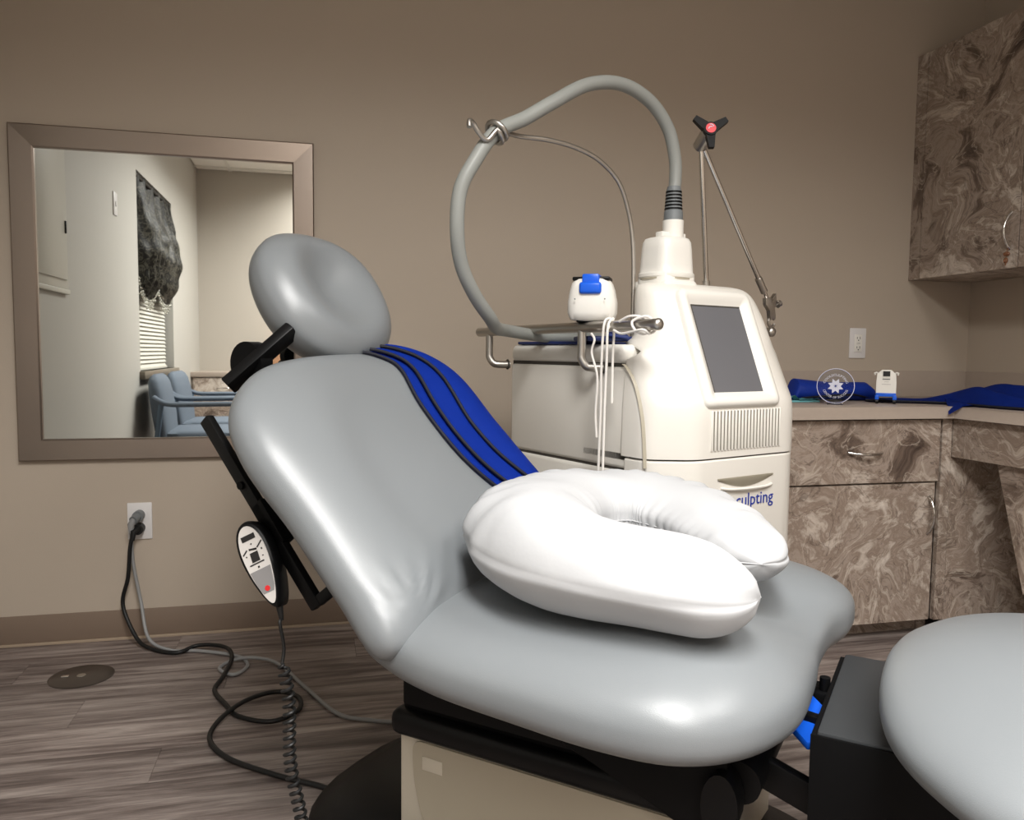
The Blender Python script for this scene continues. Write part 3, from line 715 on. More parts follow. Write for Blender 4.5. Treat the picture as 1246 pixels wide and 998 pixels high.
# clamp head
ch_ = en + dv * .02
cd = Vector((.28, 0, -1)).normalized(); cs = Vector((1, 0, .28)).normalized(); cy_ = Vector((0, 1, 0))
def CP(a, s_, y_=0): return ch_ + cs * a + cd * s_ + cy_ * y_
b = MB()
b.prism([CP(-.012, -.004, -.006), CP(.010, 0, -.006), CP(.012, .016, -.006), CP(.020, .002, -.006), CP(.034, -.006, -.006), CP(.030, .018, -.006), CP(.018, .034, -.006), CP(.018, .058, -.006), CP(.012, .060, -.006), CP(-.006, .060, -.006), CP(-.002, .034, -.006), CP(-.014, .016, -.006)], (0, .012, 0), .001)
b.tube([CP(.004 + .013 * math.cos(a), .068 - .013 * math.sin(a)) for a in [R(x) for x in range(20, 330, 20)]], .0045, 8)
cl_ = b.build('clamp', MT['steel'], mc)
b = MB().cyl(CP(.02, .03), CP(.040, .026), .003, 10); b.cyl(CP(.038, .027), CP(.050, .025), .0095, 8); b.cyl(CP(.043, .016), CP(.043, .037), .004, 8)
b.build('thumbscrew', MT['steel'], cl_)

# applicator lying on the rails (rests on, so its own thing) with the hose
def ML(p): # machine local -> world
    v = Vector(p); return MO + Vector((v.x * math.cos(MA) - v.y * math.sin(MA), v.x * math.sin(MA) + v.y * math.cos(MA), v.z))
ap = thing('treatment_applicator', 'white applicator head with a blue buckle resting on the steel rail', 'applicator', ML((-.112, .235, .990)), MA + R(42))
b = MB(); rings = []
for z, sx, sy, ox in [(0, .036, .030, 0), (.004, .052, .040, 0), (.02, .058, .046, 0), (.045, .058, .047, 0), (.072, .053, .044, -.003), (.088, .048, .040, -.005), (.098, .041, .033, -.006), (.102, .030, .022, -.007)]:
    rings.append(oval(ox, 0, sy, sx, z, 32, 3.4))
ab = b.loft(rings).build('housing', MT['white_plastic'], ap, 50)
MB().box((-.036, -.044, .094), (.020, .044, .1035), .003).build('gasket', MT['black'], ap)
MB().box((-.048, -.021, .082), (.006, .019, .109), .004).build('buckle', MT['bluepl'], ap)
b = MB(); b.box((-.056, -.027, .062), (-.038, .025, .090), .007, 3); b.build('buckle_tongue', MT['bluepl'], ap)
MB().box((-.046, -.012, .054), (-.038, .010, .064), .003).build('tab', MT['white_plastic'], ap)
MB().box((-.030, -.030, -.003), (.03, .034, .003), .002).build('suction_rim', MT['black'], ap)
MB().box((-.012, -.0525, .040), (.012, -.0515, .072)).build('rating_label', MT['label'], ap, 0)
for k in (0, 1): MB().cyl((-.0525, -.036 + k * .07, .05), (-.055, -.036 + k * .07, .05), .0018, 8).build('screw', MT['greyrub'], ap)
hs = thing('machine_hose', 'thick grey hose looping high from the machine neck down to the rear lid', 'hose', ML((cx, NY, 1.30)))
hp = catmull([ML(p) for p in [(cx, NY, 1.305), (cx + .004, NY, 1.35), (cx + .000, NY, 1.40), (.082, NY, 1.465), (.020, NY, 1.518), (-.070, NY, 1.540), (-.17, NY, 1.520), (-.27, NY, 1.462), (-.335, .205, 1.420), (-.41, .205, 1.378), (-.460, .21, 1.31), (-.487, .22, 1.25), (-.488, .23, 1.17), (-.465, .25, 1.10), (-.42, .27, 1.04), (-.36, .30, .992), (-.31, .35, .972), (-.23, .42, .968), (-.1, .46, .958), (.0, .44, .955), (.08, .42, .955)]], 8)
MB().tube([p - hs.location for p in hp], .0155, 18).build('hose_tube', MT['hose'], hs)
t = thing('applicator_membrane', 'dark blue folded applicator pad lying on the machine lid behind the rail', 'pad', ML((-.02, .30, .944)))
MB().box((-.075, -.09, 0), (.06, .02, .012), .005).build('pad', MT['darkblue'], t)
MB().prism([(-.03, -.10, .012), (.02, -.12, .005), (.03, -.08, .012), (-.01, -.05, .03)], (0, 0, .006), .001).build('flap', MT['darkblue'], t)
# white lanyard cord hanging from the rail
t = thing('white_cord', 'doubled thin white cord knotted on the steel rail and hanging beside the machine', 'cord', ML((-.151, .15, .990)))
def lc(pts): return [ML(p) - t.location for p in pts]
b = MB()
b.tube(catmull(lc([(-.122, .147, .80), (-.122, .147, .90), (-.120, .147, .96), (-.124, .147, .988), (-.135, .147, .9935), (-.148, .147, .986), (-.153, .147, .95), (-.153, .15, .88), (-.151, .152, .80), (-.151, .155, .70), (-.151, .158, .585)]), 6), .003, 8)
b.tube(catmull(lc([(-.151, .132, .97), (-.135, .132, .9935), (-.153, .130, .975), (-.153, .132, .90), (-.153, .136, .80), (-.151, .14, .70), (-.151, .142, .585)]), 6), .003, 8)
b.tube(catmull(lc([(-.151, .19, .960), (-.154, .175, .945), (-.155, .183, .915), (-.152, .165, .86), (-.151, .17, .78), (-.151, .165, .72)]), 6), .0028, 8)
b.tube(catmull(lc([(-.155, .09, .985), (-.150, .06, .996), (-.135, .035, .992), (-.117, .03, .970), (-.140, .025, .957), (-.153, .04, .965), (-.152, .05, .985), (-.135, .02, .9945), (-.119, .012, .97), (-.135, .015, .958), (-.152, .02, .966), (-.154, .08, .958), (-.153, .11, .966)]), 5), .003, 8)
b.build('cord_loops', MT['cord_white'], t)

# ------------------------------------------------------------------ exam chair
CO = Vector((.29, 1.47, 0)); CA = R(-43)
ec = thing('exam_chair', 'reclined powered exam chair in grey vinyl on a beige and black base', 'chair', CO, CA)
def CW(p):
    v = Vector(p); return CO + Vector((v.x * math.cos(CA) - v.y * math.sin(CA), v.x * math.sin(CA) + v.y * math.cos(CA), v.z))
def cushion(name, outline, fr, tt, tb, pr=2.4, disp=None, n=96, rings=22, parent=ec, mt=None, ctr=None, pb=None):
    """padded cushion: outline in the plane of fr, thickness tt above and tb below, superellipse edge"""
    ol = catmull([Vector((u, v, 0)) for u, v in outline], max(4, n // len(outline)), True)
    c = Vector((sum(p.x for p in ol) / len(ol), sum(p.y for p in ol) / len(ol), 0)) if ctr is None else Vector((*ctr, 0))
    b = MB(); m = len(ol)
    def ring(ph, sgn):
        pp = pr if sgn > 0 else (pb or pr)
        rr = max(0, math.sin(ph)) ** (2 / pp); hh_ = max(0, math.cos(ph)) ** (2 / pp)
        out = []
        for p in ol:
            q = c + (p - c) * rr
            z = (tt if sgn > 0 else -tb) * hh_
            if disp: z += disp(q.x, q.y, rr, sgn)
            out.append(fr @ Vector((q.x, q.y, z)))
        return out
    rr_ = []
    for k in range(1, rings + 1): rr_.append(ring(math.pi / 2 * k / rings, 1))
    for k in range(rings - 1, 0, -1): rr_.append(ring(math.pi / 2 * k / rings, -1))
    vr = [[b.bm.verts.new(p) for p in r] for r in rr_]
    for i in range(len(vr) - 1):
        for k in range(m): b.bm.faces.new((vr[i][k], vr[i][(k + 1) % m], vr[i + 1][(k + 1) % m], vr[i + 1][k]))
    for i, sg in ((0, 1), (-1, -1)):
        z = (tt if sg > 0 else -tb) + (disp(c.x, c.y, 0, sg) if disp else 0)
        cv = b.bm.verts.new(fr @ Vector((c.x, c.y, z)))
        for k in range(m): b.bm.faces.new((vr[i][k], vr[i][(k + 1) % m], cv))
    return b.build(name, mt or MT['vinyl'], parent, 0) if False else _sm(b, name, mt, parent)
def _sm(b, name, mt, parent):
    o = b.build(name, mt or MT['vinyl'], parent, 180); return o
def gauss(x, s): return math.exp(-x * x / (2 * s * s))

# seat
def seat_disp(u, v, rr, sg):
    if sg < 0: return 0
    edge = 1 - rr ** 6
    z = -.012 * gauss(v, .16) * gauss(u - .25, .25)                       # shallow dish
    z += -.030 * gauss(v - .02, .07) * gauss(u - .66, .14)                # dip between the two knee lobes
    z += .020 * gauss(u - .52, .12) * gauss(v + .26, .10) + .014 * gauss(u - .52, .12) * gauss(v - .24, .10)
    return z * edge
seat = cushion('seat_cushion', [(-.08, -.17), (-.035, -.29), (.04, -.345), (.15, -.385), (.30, -.405), (.43, -.415), (.53, -.40), (.60, -.34), (.638, -.24), (.640, -.12), (.632, -.01), (.636, .10), (.655, .19), (.645, .28), (.58, .35), (.48, .385), (.25, .37), (.05, .35), (-.08, .28), (-.11, .05)],
       frame((0, 0, .455), (1, 0, 0), (0, 1, 0), (0, 0, 1)), .083, .068, 2.7, seat_disp, 160, 26)
# back
PH = R(47); e1 = Vector((-math.cos(PH), 0, math.sin(PH))); nn = Vector((math.sin(PH), 0, math.cos(PH))); CC = Vector((.013, 0, .548))
BF = frame(CC, e1, (0, -1, 0), nn)        # plane coords: s up the slope, -v
def back_disp(s_, w_, rr, sg):
    v = -w_
    if sg < 0: return 0
    edge = 1 - rr ** 5
    dd_ = math.sqrt(((v + .05) / .27) ** 2 + ((s_ - .14) / .34) ** 2); z = -.026 / (1 + math.exp((dd_ - .74) * 11))
    # pinched tufts where back meets seat on the near side
    a = math.atan2(s_ + .10, v + .33); d = math.hypot(s_ + .10, v + .33)
    z += .004 * math.sin(a * 16) * gauss(d - .05, .035)
    return z * edge
back = cushion('back_cushion', [(-.115, 0), (-.115, .16), (-.118, .28), (-.105, .380), (.00, .388), (.14, .392), (.27, .404), (.365, .375), (.435, .29), (.465, .17), (.475, 0), (.470, -.12), (.445, -.20), (.39, -.255), (.30, -.28), (.18, -.285), (.05, -.275), (-.05, -.26), (-.095, -.22), (-.11, -.14)],
       BF, .080, .078, 2.5, back_disp, 160, 26)
# headrest
hs_, hn = e1, nn
PHH = R(58); h1 = Vector((-math.cos(PHH), 0, math.sin(PHH))); hn = Vector((math.sin(PHH), 0, math.cos(PHH)))
HF = frame((-.376, .000, 1.024), h1, (0, -1, 0), hn)
def head_disp(s_, w_, rr, sg):
    if sg < 0: return 0
    z = -.046 * math.exp(-((s_ - .01) ** 2 / (2 * .060 ** 2) + (w_) ** 2 / (2 * .050 ** 2)) ) + .010 * gauss(rr - .72, .16)
    return z
hd = cushion('headrest', [(.155 * math.copysign(abs(math.cos(a)) ** .88, math.cos(a)), .170 * math.copysign(abs(math.sin(a)) ** .88, math.sin(a))) for a in [2 * math.pi * k / 16 for k in range(16)]], HF, .060, .092, 2.2, head_disp, 96, 24)
# arm rail on the near side behind the back
def bar(p0, p1, w_, h_, bev=.003, yv=(0, 1, 0)):
    p0 = Vector(p0); p1 = Vector(p1); d_ = (p1 - p0).normalized(); yv = Vector(yv); yv = (yv - d_ * d_.dot(yv)).normalized(); zz = d_.cross(yv)
    return MB().box((0, -w_ / 2, -h_ / 2), ((p1 - p0).length, w_ / 2, h_ / 2), bev, mtx=frame(p0, d_, yv, zz))
bar((-.330, -.14, .955), (-.405, -.235, .845), .036, .022, .003).build('headrest_bracket', MT['black'], ec)
MB().cyl((-.396, -.17, .888), (-.396, -.20, .888), .042, 28).build('headrest_knob', MT['black_matte'], ec)
rl = bar((-.357, -.325, .792), (-.097, -.325, .497), .016, .024, .003).build('side_rail', MT['black'], ec)
bar((-.099, -.325, .505), (-.060, -.31, .541), .016, .018, .003).build('rail_bracket', MT['black'], rl)
bar((-.232, -.318, .655), (-.177, -.318, .590), .030, .030, .003).build('clip_block', MT['black_matte'], rl)
MB().cyl((-.262, -.333, .683), (-.262, -.338, .683), .007, 12).build('bolt', MT['black_matte'], rl)
bar((-.33, -.02, .72), (-.06, -.02, .46), .34, .03, .006).build('back_frame', MT['black_matte'], ec)

# base
bs = MB(); n_ = 48
def foot(rx, ry, z, p=3): return [(.22 + rx * math.copysign(abs(math.cos(a)) ** (2 / p), math.cos(a)), ry * math.copysign(abs(math.sin(a)) ** (2 / p), math.sin(a)), z) for a in [2 * math.pi * k / n_ for k in range(n_)]]
bs.loft([foot(.52, .29, 0), foot(.525, .295, .015), foot(.51, .285, .035), foot(.45, .25, .065), foot(.35, .18, .085), foot(.26, .12, .09)])
bs.build('base_plate', MT['black'], ec)
bx = MB().box((-.026, -.2, .05), (.525, .2, .262), .004).build('base_cover', MT['beige'], ec)
# curved inset panel on the near face
pl = [(.010, -.2035, .05)] + [(.005 + .0, -.2035, .245)] 
cur = catmull([(.07, 0, .05), (.030, 0, .10), (.010, 0, .16), (.004, 0, .21), (.006, 0, .238), (.02, 0, .246)], 6)
MB().prism([(p.x, -.2, p.z) for p in cur] + [(.5, -.2, .246), (.5, -.2, .05)], (0, -.004, 0), .001).build('inset_panel', MT['beige2'], bx, 20)
MB().box((.024, -.2055, .198), (.066, -.2035, .222), .0008).build('rating_label', MT['beige'], bx)
MB().box((-.034, -.225, .255), (.545, .225, .300), .016, 3).build('base_trim', MT['black'], ec)
MB().box((-.02, -.205, .29), (.50, .205, .345), .012, 3).build('tilt_frame', MT['black_matte'], ec)
MB().box((0.0, -.228, .318), (.40, -.20, .362), .004).build('side_plate', MT['black_matte'], ec)
MB().box((.02, -.22, .33), (.55, .22, .402), .015).build('seat_pan', MT['black_matte'], ec)
MB().prism([(.35, -.242, .37), (.55, -.242, .37), (.548, -.242, .262), (.49, -.242, .262), (.36, -.242, .315), (.30, -.242, .335)], (0, .02, 0), .003).build('pivot_bracket', MT['black_matte'], ec)
b = MB(); b.loft([[(.545 + .025 * math.cos(a) * 1.0, y_, .315 + .046 * math.sin(a)) for a in [2 * math.pi * k / 20 for k in range(20)]] for y_ in (-.262, -.225)])
pv = b.build('pivot_lobe', MT['black'], ec)
MB().cyl((.545, -.263, .278), (.545, -.266, .278), .005, 10).build('screw', MT['chrome'], pv)
MB().cyl((.56, -.22, .335), (.56, .22, .335), .030, 24).build('pivot_tube', MT['black'], ec)
bar((.565, -.15, .33), (.70, -.15, .285), .02, .045, .004).build('leg_lever', MT['black'], ec)
bar((.565, .10, .33), (.72, .10, .33), .02, .055, .004).build('leg_lever', MT['black'], ec)
bar((.56, .02, .38), (.70, .02, .38), .05, .03, .004).build('cross_link', MT['black_matte'], ec)
b = MB().prism([(.595, -.115, .385), (.640, -.175, .380), (.662, -.150, .382), (.655, -.085, .392), (.62, -.04, .398)], (0, 0, .012), .003)
b.build('blue_lever', MT['bluepl'], ec)
bar((.59, -.105, .402), (.67, -.125, .402), .016, .012, .002).build('lever_arm', MT['black'], ec)
b = MB(); b.box((.615, -.03, .36), (.69, .0, .405), .004); b.cyl((.64, -.015, .40), (.64, -.015, .425), .008, 12)
b.build('latch_block', MT['black'], ec)
# leg section
TZ = .425
tb_ = MB().box((.655, -.205, .15), (1.25, .105, TZ), .004); lgb = tb_.build('leg_box', MT['tray'], ec)
MB().box((.648, -.2095, .14), (1.255, -.2055, TZ - .004), .001).build('side_skin', MT['black_matte'], lgb)
MB().box((.648, -.206, .14), (.655, .104, TZ - .006), .001).build('end_skin', MT['black_matte'], lgb)
LF = frame((.97, -.125, .478), (1, 0, 0), (0, 1, 0), (0, 0, 1))
def leg_disp(u, v, rr, sg): return (.012 * gauss(v, .1) if sg > 0 else 0)
cushion('leg_cushion', [(-.245, -.01), (-.242, -.09), (-.225, -.175), (-.188, -.25), (-.125, -.32), (-.02, -.36), (.13, -.355), (.25, -.29), (.31, -.12), (.32, .05), (.29, .21), (.19, .31), (.04, .345), (-.085, .325), (-.170, .26), (-.222, .16), (-.240, .075)], LF, .075, .060, 2.2, leg_disp, 112, 24)

# ------------------------------------------------------------------ hand control hanging on the rail
hc = thing('hand_control', 'black teardrop hand control hanging from the side rail by a coiled cord', 'remote control', CW((-.205, -.345, .50)), 0)
# plane facing the camera side of the chair rail, tilted
A = CW((-.207, -.36, .598)); hz_ = (CW((-.137, -.36, .475)) - A).normalized()      # long axis downwards
ax_n = (Vector((0, 0, H)) - A).normalized(); ax_n = (ax_n + Vector((-.55, -.0, .15))).normalized()
ax_n = (ax_n - hz_ * hz_.dot(ax_n)).normalized(); ax_s = hz_.cross(ax_n).normalized()
AF = frame(A - hc.location, ax_s, hz_, ax_n)          # x across, y down the body, z out
def tear(sc_, z, off=0):
    out = []
    for k in range(40):
        a = 2 * math.pi * k / 40
        y_ = -math.cos(a); x_ = math.sin(a)
        t_ = (y_ + 1) / 2
        wd = .033 * (1 - t_) ** .6 * 1.0 + .017 * t_
        wd = .0375 - .019 * t_
        out.append(AF @ Vector((x_ * wd * sc_ , .076 * y_ * (1 - (1 - sc_) * .45) + .04 + off, z)))
    return out
MB().loft([tear(.80, -.036), tear(.96, -.028), tear(1.0, -.006), tear(.99, .002), tear(.93, .008), tear(.84, .011)]).build('housing', MT['black'], hc, 50)
MB().loft([tear(.74, .010), tear(.735, .0125)]).build('face_label', MT['label'], hc, 30)
def tp(x, y): return AF @ Vector((x, y, .0126))
def decal(name, pts, m): return MB().prism([tp(*p) for p in pts], (AF.to_3x3() @ Vector((0, 0, .0005)))).build(name, m, hc, 0)
decal('grey_zone', [(-.0185, .048), (.0185, .048), (.0135, .078), (.009, .088), (-.009, .088), (-.0135, .078)], MT['label_grey'])
decal('printed_bar', [(-.012, -.012), (.012, -.012), (.012, -.003), (-.012, -.003)], MT['ink'])
b = MB()
dn = AF.to_3x3() @ Vector((0, 0, .0007))
for q in ([(-.020, .006), (-.009, .014), (-.008, .012), (-.019, .004)], [(-.007, .013), (.006, .010), (.006, .013), (-.007, .016)], [(.010, .010), (.019, .016), (.018, .018), (.009, .012)], [(-.007, .018), (.007, .018), (.008, .034), (-.006, .034)], [(-.012, .036), (.014, .036), (.014, .038), (-.012, .038)],
          [(-.001, .042), (.002, .042), (.002, .045), (-.001, .045)], [(-.002, .003), (.0, .003), (.0, .005), (-.002, .005)], [(-.016, .016), (-.014, .016), (-.014, .019), (-.016, .019)], [(.013, .020), (.015, .020), (.015, .022), (.013, .022)], [(-.014, .028), (-.012, .028), (-.012, .03), (-.014, .03)]):
    b.prism([tp(*p) for p in q], dn)
b.build('printed_icons', MT['ink'], hc, 0)
MB().cyl(AF @ Vector((0, .081, .0128)), AF @ Vector((0, .081, .0137)), .0045, 16).build('stop_button', MT['red'], hc)
# cord: relief, straight lead, coil
c0 = AF @ Vector((0, .108, -.006)); 
P_ = lambda p: CW(p) - hc.location
MB().tube([c0, c0 + Vector((.004, 0, -.03))], [.0065, .0035], 12).build('strain_relief', MT['rubber'], hc)
ln = catmull([c0 + Vector((.004, 0, -.028)), P_((-.148, -.36, .47)), P_((-.145, -.355, .43)), P_((-.144, -.36, .405))], 6)
coil = []
Ctop, Cbot = P_((-.144, -.36, .405)), P_((-.098, -.365, .10)); N = 24
ad_ = (Cbot - Ctop); un = ad_.normalized(); s1 = un.cross(Vector((0, 1, 0))).normalized(); s2 = un.cross(s1)
for k in range(N * 12 + 1):
    f = k / (N * 12); a = 2 * math.pi * k / 12; rr = .0085 * min(1, k / 8)
    ff = f ** 1.0
    coil.append(Ctop + ad_ * ff + (s1 * math.cos(a) + s2 * math.sin(a)) * rr + Vector((.004 * math.sin(9 * f), 0, 0)))
MB().tube(ln[:-1] + coil + [P_((-.07, -.30, .03)), P_((0, -.21, .07))], .0029, 7).build('coiled_cord', MT['rubber'], hc)

# ------------------------------------------------------------------ blue strap draped over the back cushion
bpy.context.view_layer.update()
bvh = BVHTree.FromPolygons([v.co.copy() for v in back.data.vertices], [tuple(p.vertices) for p in back.data.polygons])
def bs_surf(s_, v, lift):
    o_ = CC + e1 * s_ + Vector((0, v, 0)) + nn * .4
    hit = bvh.ray_cast(o_, -nn)
    if hit[0] is None: return None
    return hit[0] + nn * lift
st = thing('draped_strap', 'folded bright blue strap with black edging draped down the back cushion', 'strap', CW(tuple(CC + e1 * .25 + nn * .08 + Vector((0, .12, 0)))), CA)
STO = CC + e1 * .25 + nn * .08 + Vector((0, .12, 0))
rows = [(.462, .000, .075), (.440, .020, .120), (.415, .040, .155), (.385, .042, .185), (.350, .036, .200), (.31, .030, .200), (.27, .028, .195), (.23, .028, .193), (.19, .032, .200), (.15, .042, .208), (.11, .060, .220), (.07, .085, .234), (.03, .115, .250), (-.01, .14, .262)]
rows = catmull([Vector(r) for r in rows], 3)
def layer(name, f0, f1, lift, bulge, dv=0):
    g = []; ed = []
    for r in rows:
        s_, a_, b_ = r.x, r.y, r.z; row_ = []
        for k in range(9):
            f = f0 + (f1 - f0) * k / 8; v = a_ + (b_ - a_) * f
            p = bs_surf(s_, v, lift + bulge * math.sin(math.pi * k / 8))
            if p is None: break
            row_.append(p - STO)
        if len(row_) == 9: g.append(row_)
    ly = MB().sheet(g, .006).build(name, MT['blue'], st, 60)
    MB().tube([r[0] + nn * .001 for r in g], .0035, 8).build('bound_edge', MT['navy'], ly)
    return g
g0 = layer('strap_layer', .0, .9, .005, .004)
g1 = layer('strap_layer', .18, 1.0, .014, .006)
g2_ = layer('strap_layer', .52, 1.06, .024, .008)

# ------------------------------------------------------------------ nursing pillow
cl_pts = [(.585, -.240, .602, .074), (.53, -.250, .603, .083), (.455, -.254, .605, .090), (.37, -.248, .608, .099), (.29, -.225, .611, .106), (.225, -.180, .613, .110), (.178, -.11, .615, .111), (.162, -.015, .616, .111), (.180, .085, .616, .111), (.245, .150, .615, .110), (.32, .165, .612, .107), (.395, .135, .609, .099), (.458, .070, .606, .088), (.508, .000, .603, .074), (.550, -.070, .600, .066)]
PO = CW((.28, 0, .54))
pc = catmull([Vector(p[:3]) for p in cl_pts], 10); pr_ = [v.x for v in catmull([Vector((p[3], 0, 0)) for p in cl_pts], 10)]
nu = thing('nursing_pillow', 'white C-shaped cotton pillow lying on the grey seat of the exam chair', 'pillow', PO)
b = MB(); rings = []; seamp = []; m_ = len(pc); seg = 40
L_ = [0]
for i in range(1, m_): L_.append(L_[-1] + (pc[i] - pc[i - 1]).length)
for i in range(m_):
    t_ = (pc[min(i + 1, m_ - 1)] - pc[max(i - 1, 0)]); t_.z = 0; t_.normalize(); sd = Vector((t_.y, -t_.x, 0))   # outward side
    f = L_[i] / L_[-1]; de = min(L_[i], L_[-1] - L_[i]) / .078
    r = pr_[i] * (math.sqrt(max(0, 1 - (1 - min(1, de)) ** 2)) * .98 + .02); ring = []
    for k in range(seg):
        a = 2 * math.pi * k / seg; c, s_ = math.cos(a), math.sin(a)
        rx = r * (1.0 if c > 0 else .98); rz = r * (.72 * (1 - .17 * min(1, max(0, (f - .5) / .3))) if s_ > 0 else .68)
        x = rx * math.copysign(abs(c) ** .95, c); z = rz * math.copysign(abs(s_) ** (.95 if c > 0 else .95 + .5 * c * c), s_)
        # gathers radiating from the inner seam
        inner = max(0, -c); wr = .0075 * inner ** 1.0 * math.sin(L_[i] * 150 + 3 * math.sin(L_[i] * 23)) * (1 if s_ > -.2 else .3) * min(1, max(0, (f - .28) * 6)) * min(1, max(0, (.93 - f) * 6))
        wr += .0018 * max(0, c) * gauss(s_, .35) * math.sin(L_[i] * 210 + 2 * math.sin(L_[i] * 31))
        wr += .006 * noise.noise((L_[i] * 9, c * 1.6, s_ * 1.6))
        x += wr * c * 1.2; z += wr * s_ + wr * .3
        # the seam pulls in a little
        x -= .004 * gauss(s_, .10) * (1 if c > 0 else -1)
        ring.append(CW(tuple(pc[i] + sd * x + Vector((0, 0, z)))) - PO)
    rings.append(ring)
    seamp.append(CW(tuple(pc[i] + sd * (r * 1.0 - .003))) - PO)
b.loft(rings); b.build('cover', MT['cloth'], nu, 180)
MB().tube(seamp, .0012, 6).build('seam', MT['cloth'], nu)
q = seamp[38]
i0 = 27
b = MB(); g = []
for i in range(i0, i0 + 9):
    nrm = (seamp[i + 1] - seamp[i - 1]).normalized(); od = Vector((nrm.y, -nrm.x, 0)).normalized()
    pass
# frayed opening in the seam
pr1 = []
for i in range(22, 33):
    t_ = (seamp[i + 1] - seamp[i - 1]).normalized(); od = Vector((t_.y, -t_.x, 0)).normalized()
    w_ = .009 * math.sin(math.pi * (i - 22) / 10) + .003 * math.sin(i * 2.7)
    pr1.append([seamp[i] + od * .005 + Vector((0, 0, .005)), seamp[i] + od * .009 + Vector((0, 0, -.002)), seamp[i] + od * .008 + Vector((0, 0, -.004 - abs(w_)))])
MB().sheet(pr1, .0008).build('frayed_edge', MT['cloth'], nu, 60)

# ------------------------------------------------------------------ what the mirror shows: window, curtain, chairs, corner cabinet
wn = MB()
wd_ = struct('window_1', MB().box((XL - T + .005, WY0, WZ0), (XL - T + .012, WY1, WZ1)), MT['night'])
b = MB(); b.box((XL - T, WY0, WZ0), (XL - T + .03, WY0 + .035, WZ1)); b.box((XL - T, WY1 - .035, WZ0), (XL - T + .03, WY1, WZ1)); b.box((XL - T, WY0, WZ1 - .035), (XL - T + .03, WY1, WZ1)); b.box((XL - T, WY0, WZ0), (XL - T + .03, WY1, WZ0 + .03))
b.build('window_frame', MT['grid'], wd_)
b = MB().box((XL - T, WY0 - .03, WZ0 - .045), (XL + .03, WY1 + .03, WZ0), .004); sl = b.build('window_sill', MT['sill'], wd_)
bl = thing('window_blind', 'pale horizontal slatted blind in the window seen in the mirror', 'blind', (XL - .055, (WY0 + WY1) / 2, WZ0))
for k in range(44):
    z = .03 + k * .0255
    if z > WZ1 - WZ0 - .04: break
    MB().box((-.0155, -.52, -.0008), (.0155, .52, .0008), mtx=Matrix.Translation((0, 0, z)) @ Matrix.Rotation(R(62), 4, 'Y')).build('slat', MT['blind'], bl, 0)
MB().box((-.013, -.525, 0), (.013, .525, .016), .002).build('bottom_rail', MT['blind'], bl)
cu = thing('swag_curtain', 'dark brocade balloon curtain with glass bead fringe, seen in the mirror', 'curtain', (XL - .025, (WY0 + WY1) / 2, WZ1))
g = []
for j in range(29):
    f = j / 28
    row_ = []
    for i in range(91):
        y_ = -.54 + 1.08 * i / 90; u = (y_ + .54) / 1.08
        sw = abs(math.sin(math.pi * (u * 2))) ** .8               # two swags
        drop = .58 + .13 * sw
        fold = math.sin(u * 46 + 4 * math.sin(f * 2.2 + u * 5)) * .022 * (1 - .3 * f)
        pouf = .115 * max(0, math.sin(math.pi * min(1, f * .95))) ** 1.3 * (f ** .9) + .02 * f
        hor = .010 * math.sin(f * 26 + 5 * sw) * f
        ret = min(1, (1 - u) / .06)
        row_.append(Vector(((pouf + fold + hor + .005) * ret - .025 * (1 - ret), y_ + .008, -f * drop - .01)))
    g.append(row_)
MB().sheet(g, .003).build('fabric', MT['brocade'], cu, 60)
b = MB()
for i in range(34):
    y_ = -.53 + 1.06 * i / 33; u = (y_ + .54) / 1.08; z = -.01 - (.58 + .13 * abs(math.sin(math.pi * u * 2)) ** .8)
    L2 = .035 + .03 * ((i * 37) % 5) / 5
    for q in range(3): b.ell((.025, y_, z - .008 - L2 * q / 2.2), (.006, .006, .009), 6)
b.build('bead_fringe', MT['bead_glass'], cu)
MB().cyl((.012, -.545, -.02), (.012, .545, -.02), .012, 12).build('rod', MT['black'], cu)

def armchair(x, y, rz, label):
    t = thing('armchair', label, 'chair', (x, y, 0), rz, 'blue-grey armchairs under the window')
    def sq(cx_, cy_, rx, ry, z, p=4): return oval(cx_, cy_, rx, ry, z, 28, p)
    MB().loft([sq(.27, 0, .225, .235, .33), sq(.27, 0, .235, .245, .345), sq(.27, 0, .24, .25, .39), sq(.27, 0, .235, .245, .43), sq(.27, 0, .20, .21, .445)]).build('seat', MT['bluefab'], t, 60)
    rr = []
    for z, th_, wd2, ox in [(.36, .035, .22, .07), (.42, .045, .235, .055), (.55, .05, .24, .04), (.66, .048, .235, .025), (.72, .042, .22, .017), (.75, .03, .19, .013), (.765, .012, .15, .012)]:
        rr.append(sq(ox, 0, th_, wd2, z, 3.2))
    MB().loft(rr).build('backrest', MT['bluefab'], t, 60)
    for s_ in (-1, 1):
        MB().tube(catmull([(.02, s_ * .25, .64), (.06, s_ * .262, .615), (.12, s_ * .265, .60), (.3, s_ * .265, .60), (.47, s_ * .262, .60), (.50, s_ * .26, .585)], 5), .021, 12, flat=.7, upv=(0, 0, 1)).build('armrest', MT['bluefab'], t)
        MB().tube([(.46, s_ * .262, .59), (.47, s_ * .25, .02), (.47, s_ * .25, 0)], .015, 10).build('leg', MT['bluearm'], t)
        MB().tube([(.06, s_ * .25, .60), (.02, s_ * .25, .3), (-.02, s_ * .25, 0)], .015, 10).build('leg', MT['bluearm'], t)
    return t
armchair(-.93, .26, R(-2), 'nearer blue-grey upholstered armchair under the window, seen in the mirror')
armchair(-.93, -.36, R(2), 'farther blue-grey upholstered armchair near the rear cabinet, seen in the mirror')

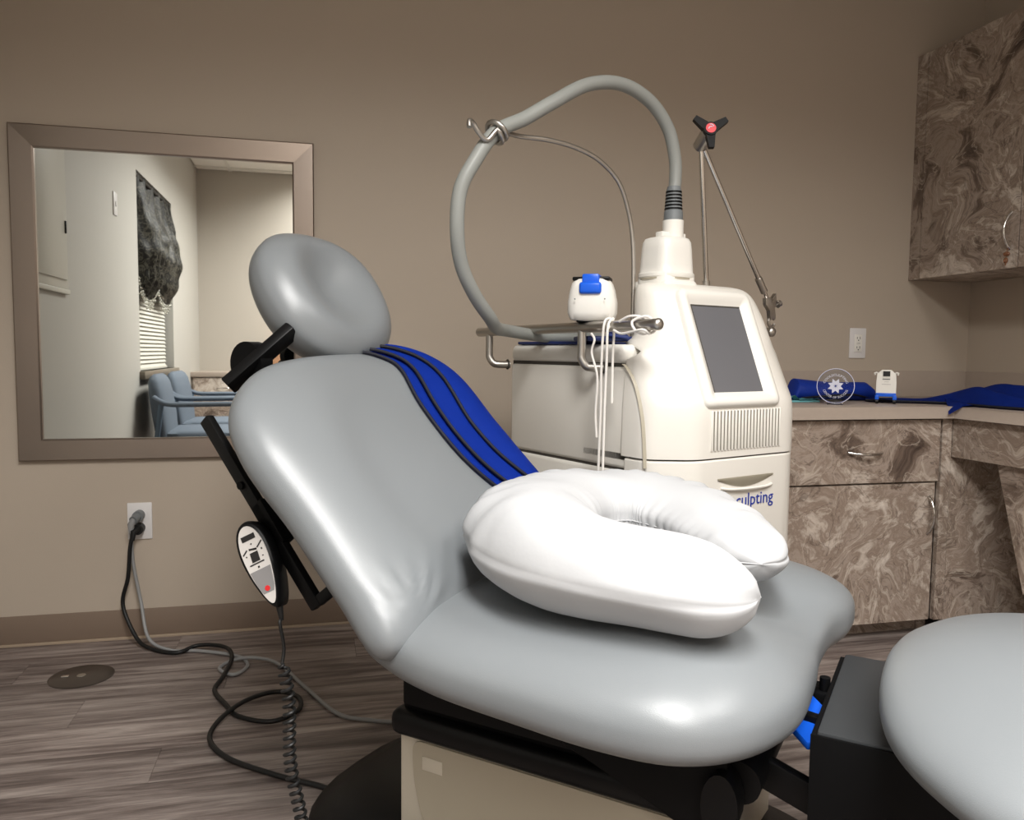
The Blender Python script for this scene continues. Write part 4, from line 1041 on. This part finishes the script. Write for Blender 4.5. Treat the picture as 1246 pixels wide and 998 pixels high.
rc = thing('rear_cabinet', 'low stone-patterned cabinet with beige top in the rear corner, seen in the mirror', 'cabinet', (-.3, YB + .5, 0))
pbox(rc, (XL + .003, YB + .003, .05), (1.0, YB + .50, .69)).build('body', MT['stone'], rc, 0)
pbox(rc, (XL + .001, YB, .0), (1.0, YB + .44, .05)).build('toe_kick', MT['stone'], rc, 0)
pbox(rc, (XL + .001, YB + .001, .69), (1.02, YB + .53, .728), .002).build('worktop', MT['counter'], rc)
for k in range(4):
    x0 = XL + .02 + k * .49
    d_ = pbox(rc, (x0, YB + .50, .50), (x0 + .48, YB + .518, .68), .001).build('drawer', MT['stone'], rc, 0)
    bow(W(rc, (x0 + .18, YB + .518, .60)), W(rc, (x0 + .30, YB + .518, .60)), (0, .028, 0), .0045).build('handle', MT['chrome'], d_)
    pbox(rc, (x0, YB + .50, .06), (x0 + .48, YB + .518, .495), .001).build('door', MT['stone'], rc, 0)
wb = thing('wooden_box', 'tan wooden box on the rear cabinet, seen in the mirror', 'box', (-.13, YB + .2, .728))
MB().box((-.30, -.15, 0), (.30, .15, .25), .004).build('carcass', MT['wood'], wb)
MB().box((-.31, -.16, .25), (.31, .16, .262), .003).build('lid', MT['wood'], wb)

sp = thing('wall_control', 'small white wall control plate high on the left wall, seen in the mirror', 'switch', (XL, .845, 1.645))
MB().box((0, -.036, -.058), (.006, .036, .058), .002).build('cover_plate', MT['plate'], sp); MB().box((.005, -.006, -.012), (.010, .006, .012), .001).build('toggle', MT['plate'], sp)
ep = thing('wall_panel', 'flush pale metal access panel on the left wall, seen in the mirror', 'panel', (XL, 1.93, 1.15))
MB().box((0, -.235, 0), (.012, .24, 1.15), .004).build('frame', MT['panelgrey'], ep)
pdr = MB().box((.010, -.205, .035), (.020, .215, 1.12), .004).build('door', MT['panelgrey'], ep)
MB().box((.019, -.19, .22), (.025, -.178, .27), .002).build('latch', MT['black'], pdr)
MB().box((0, -.245, -.02), (.016, .245, 0), .003).build('ledge', MT['panelgrey'], ep)
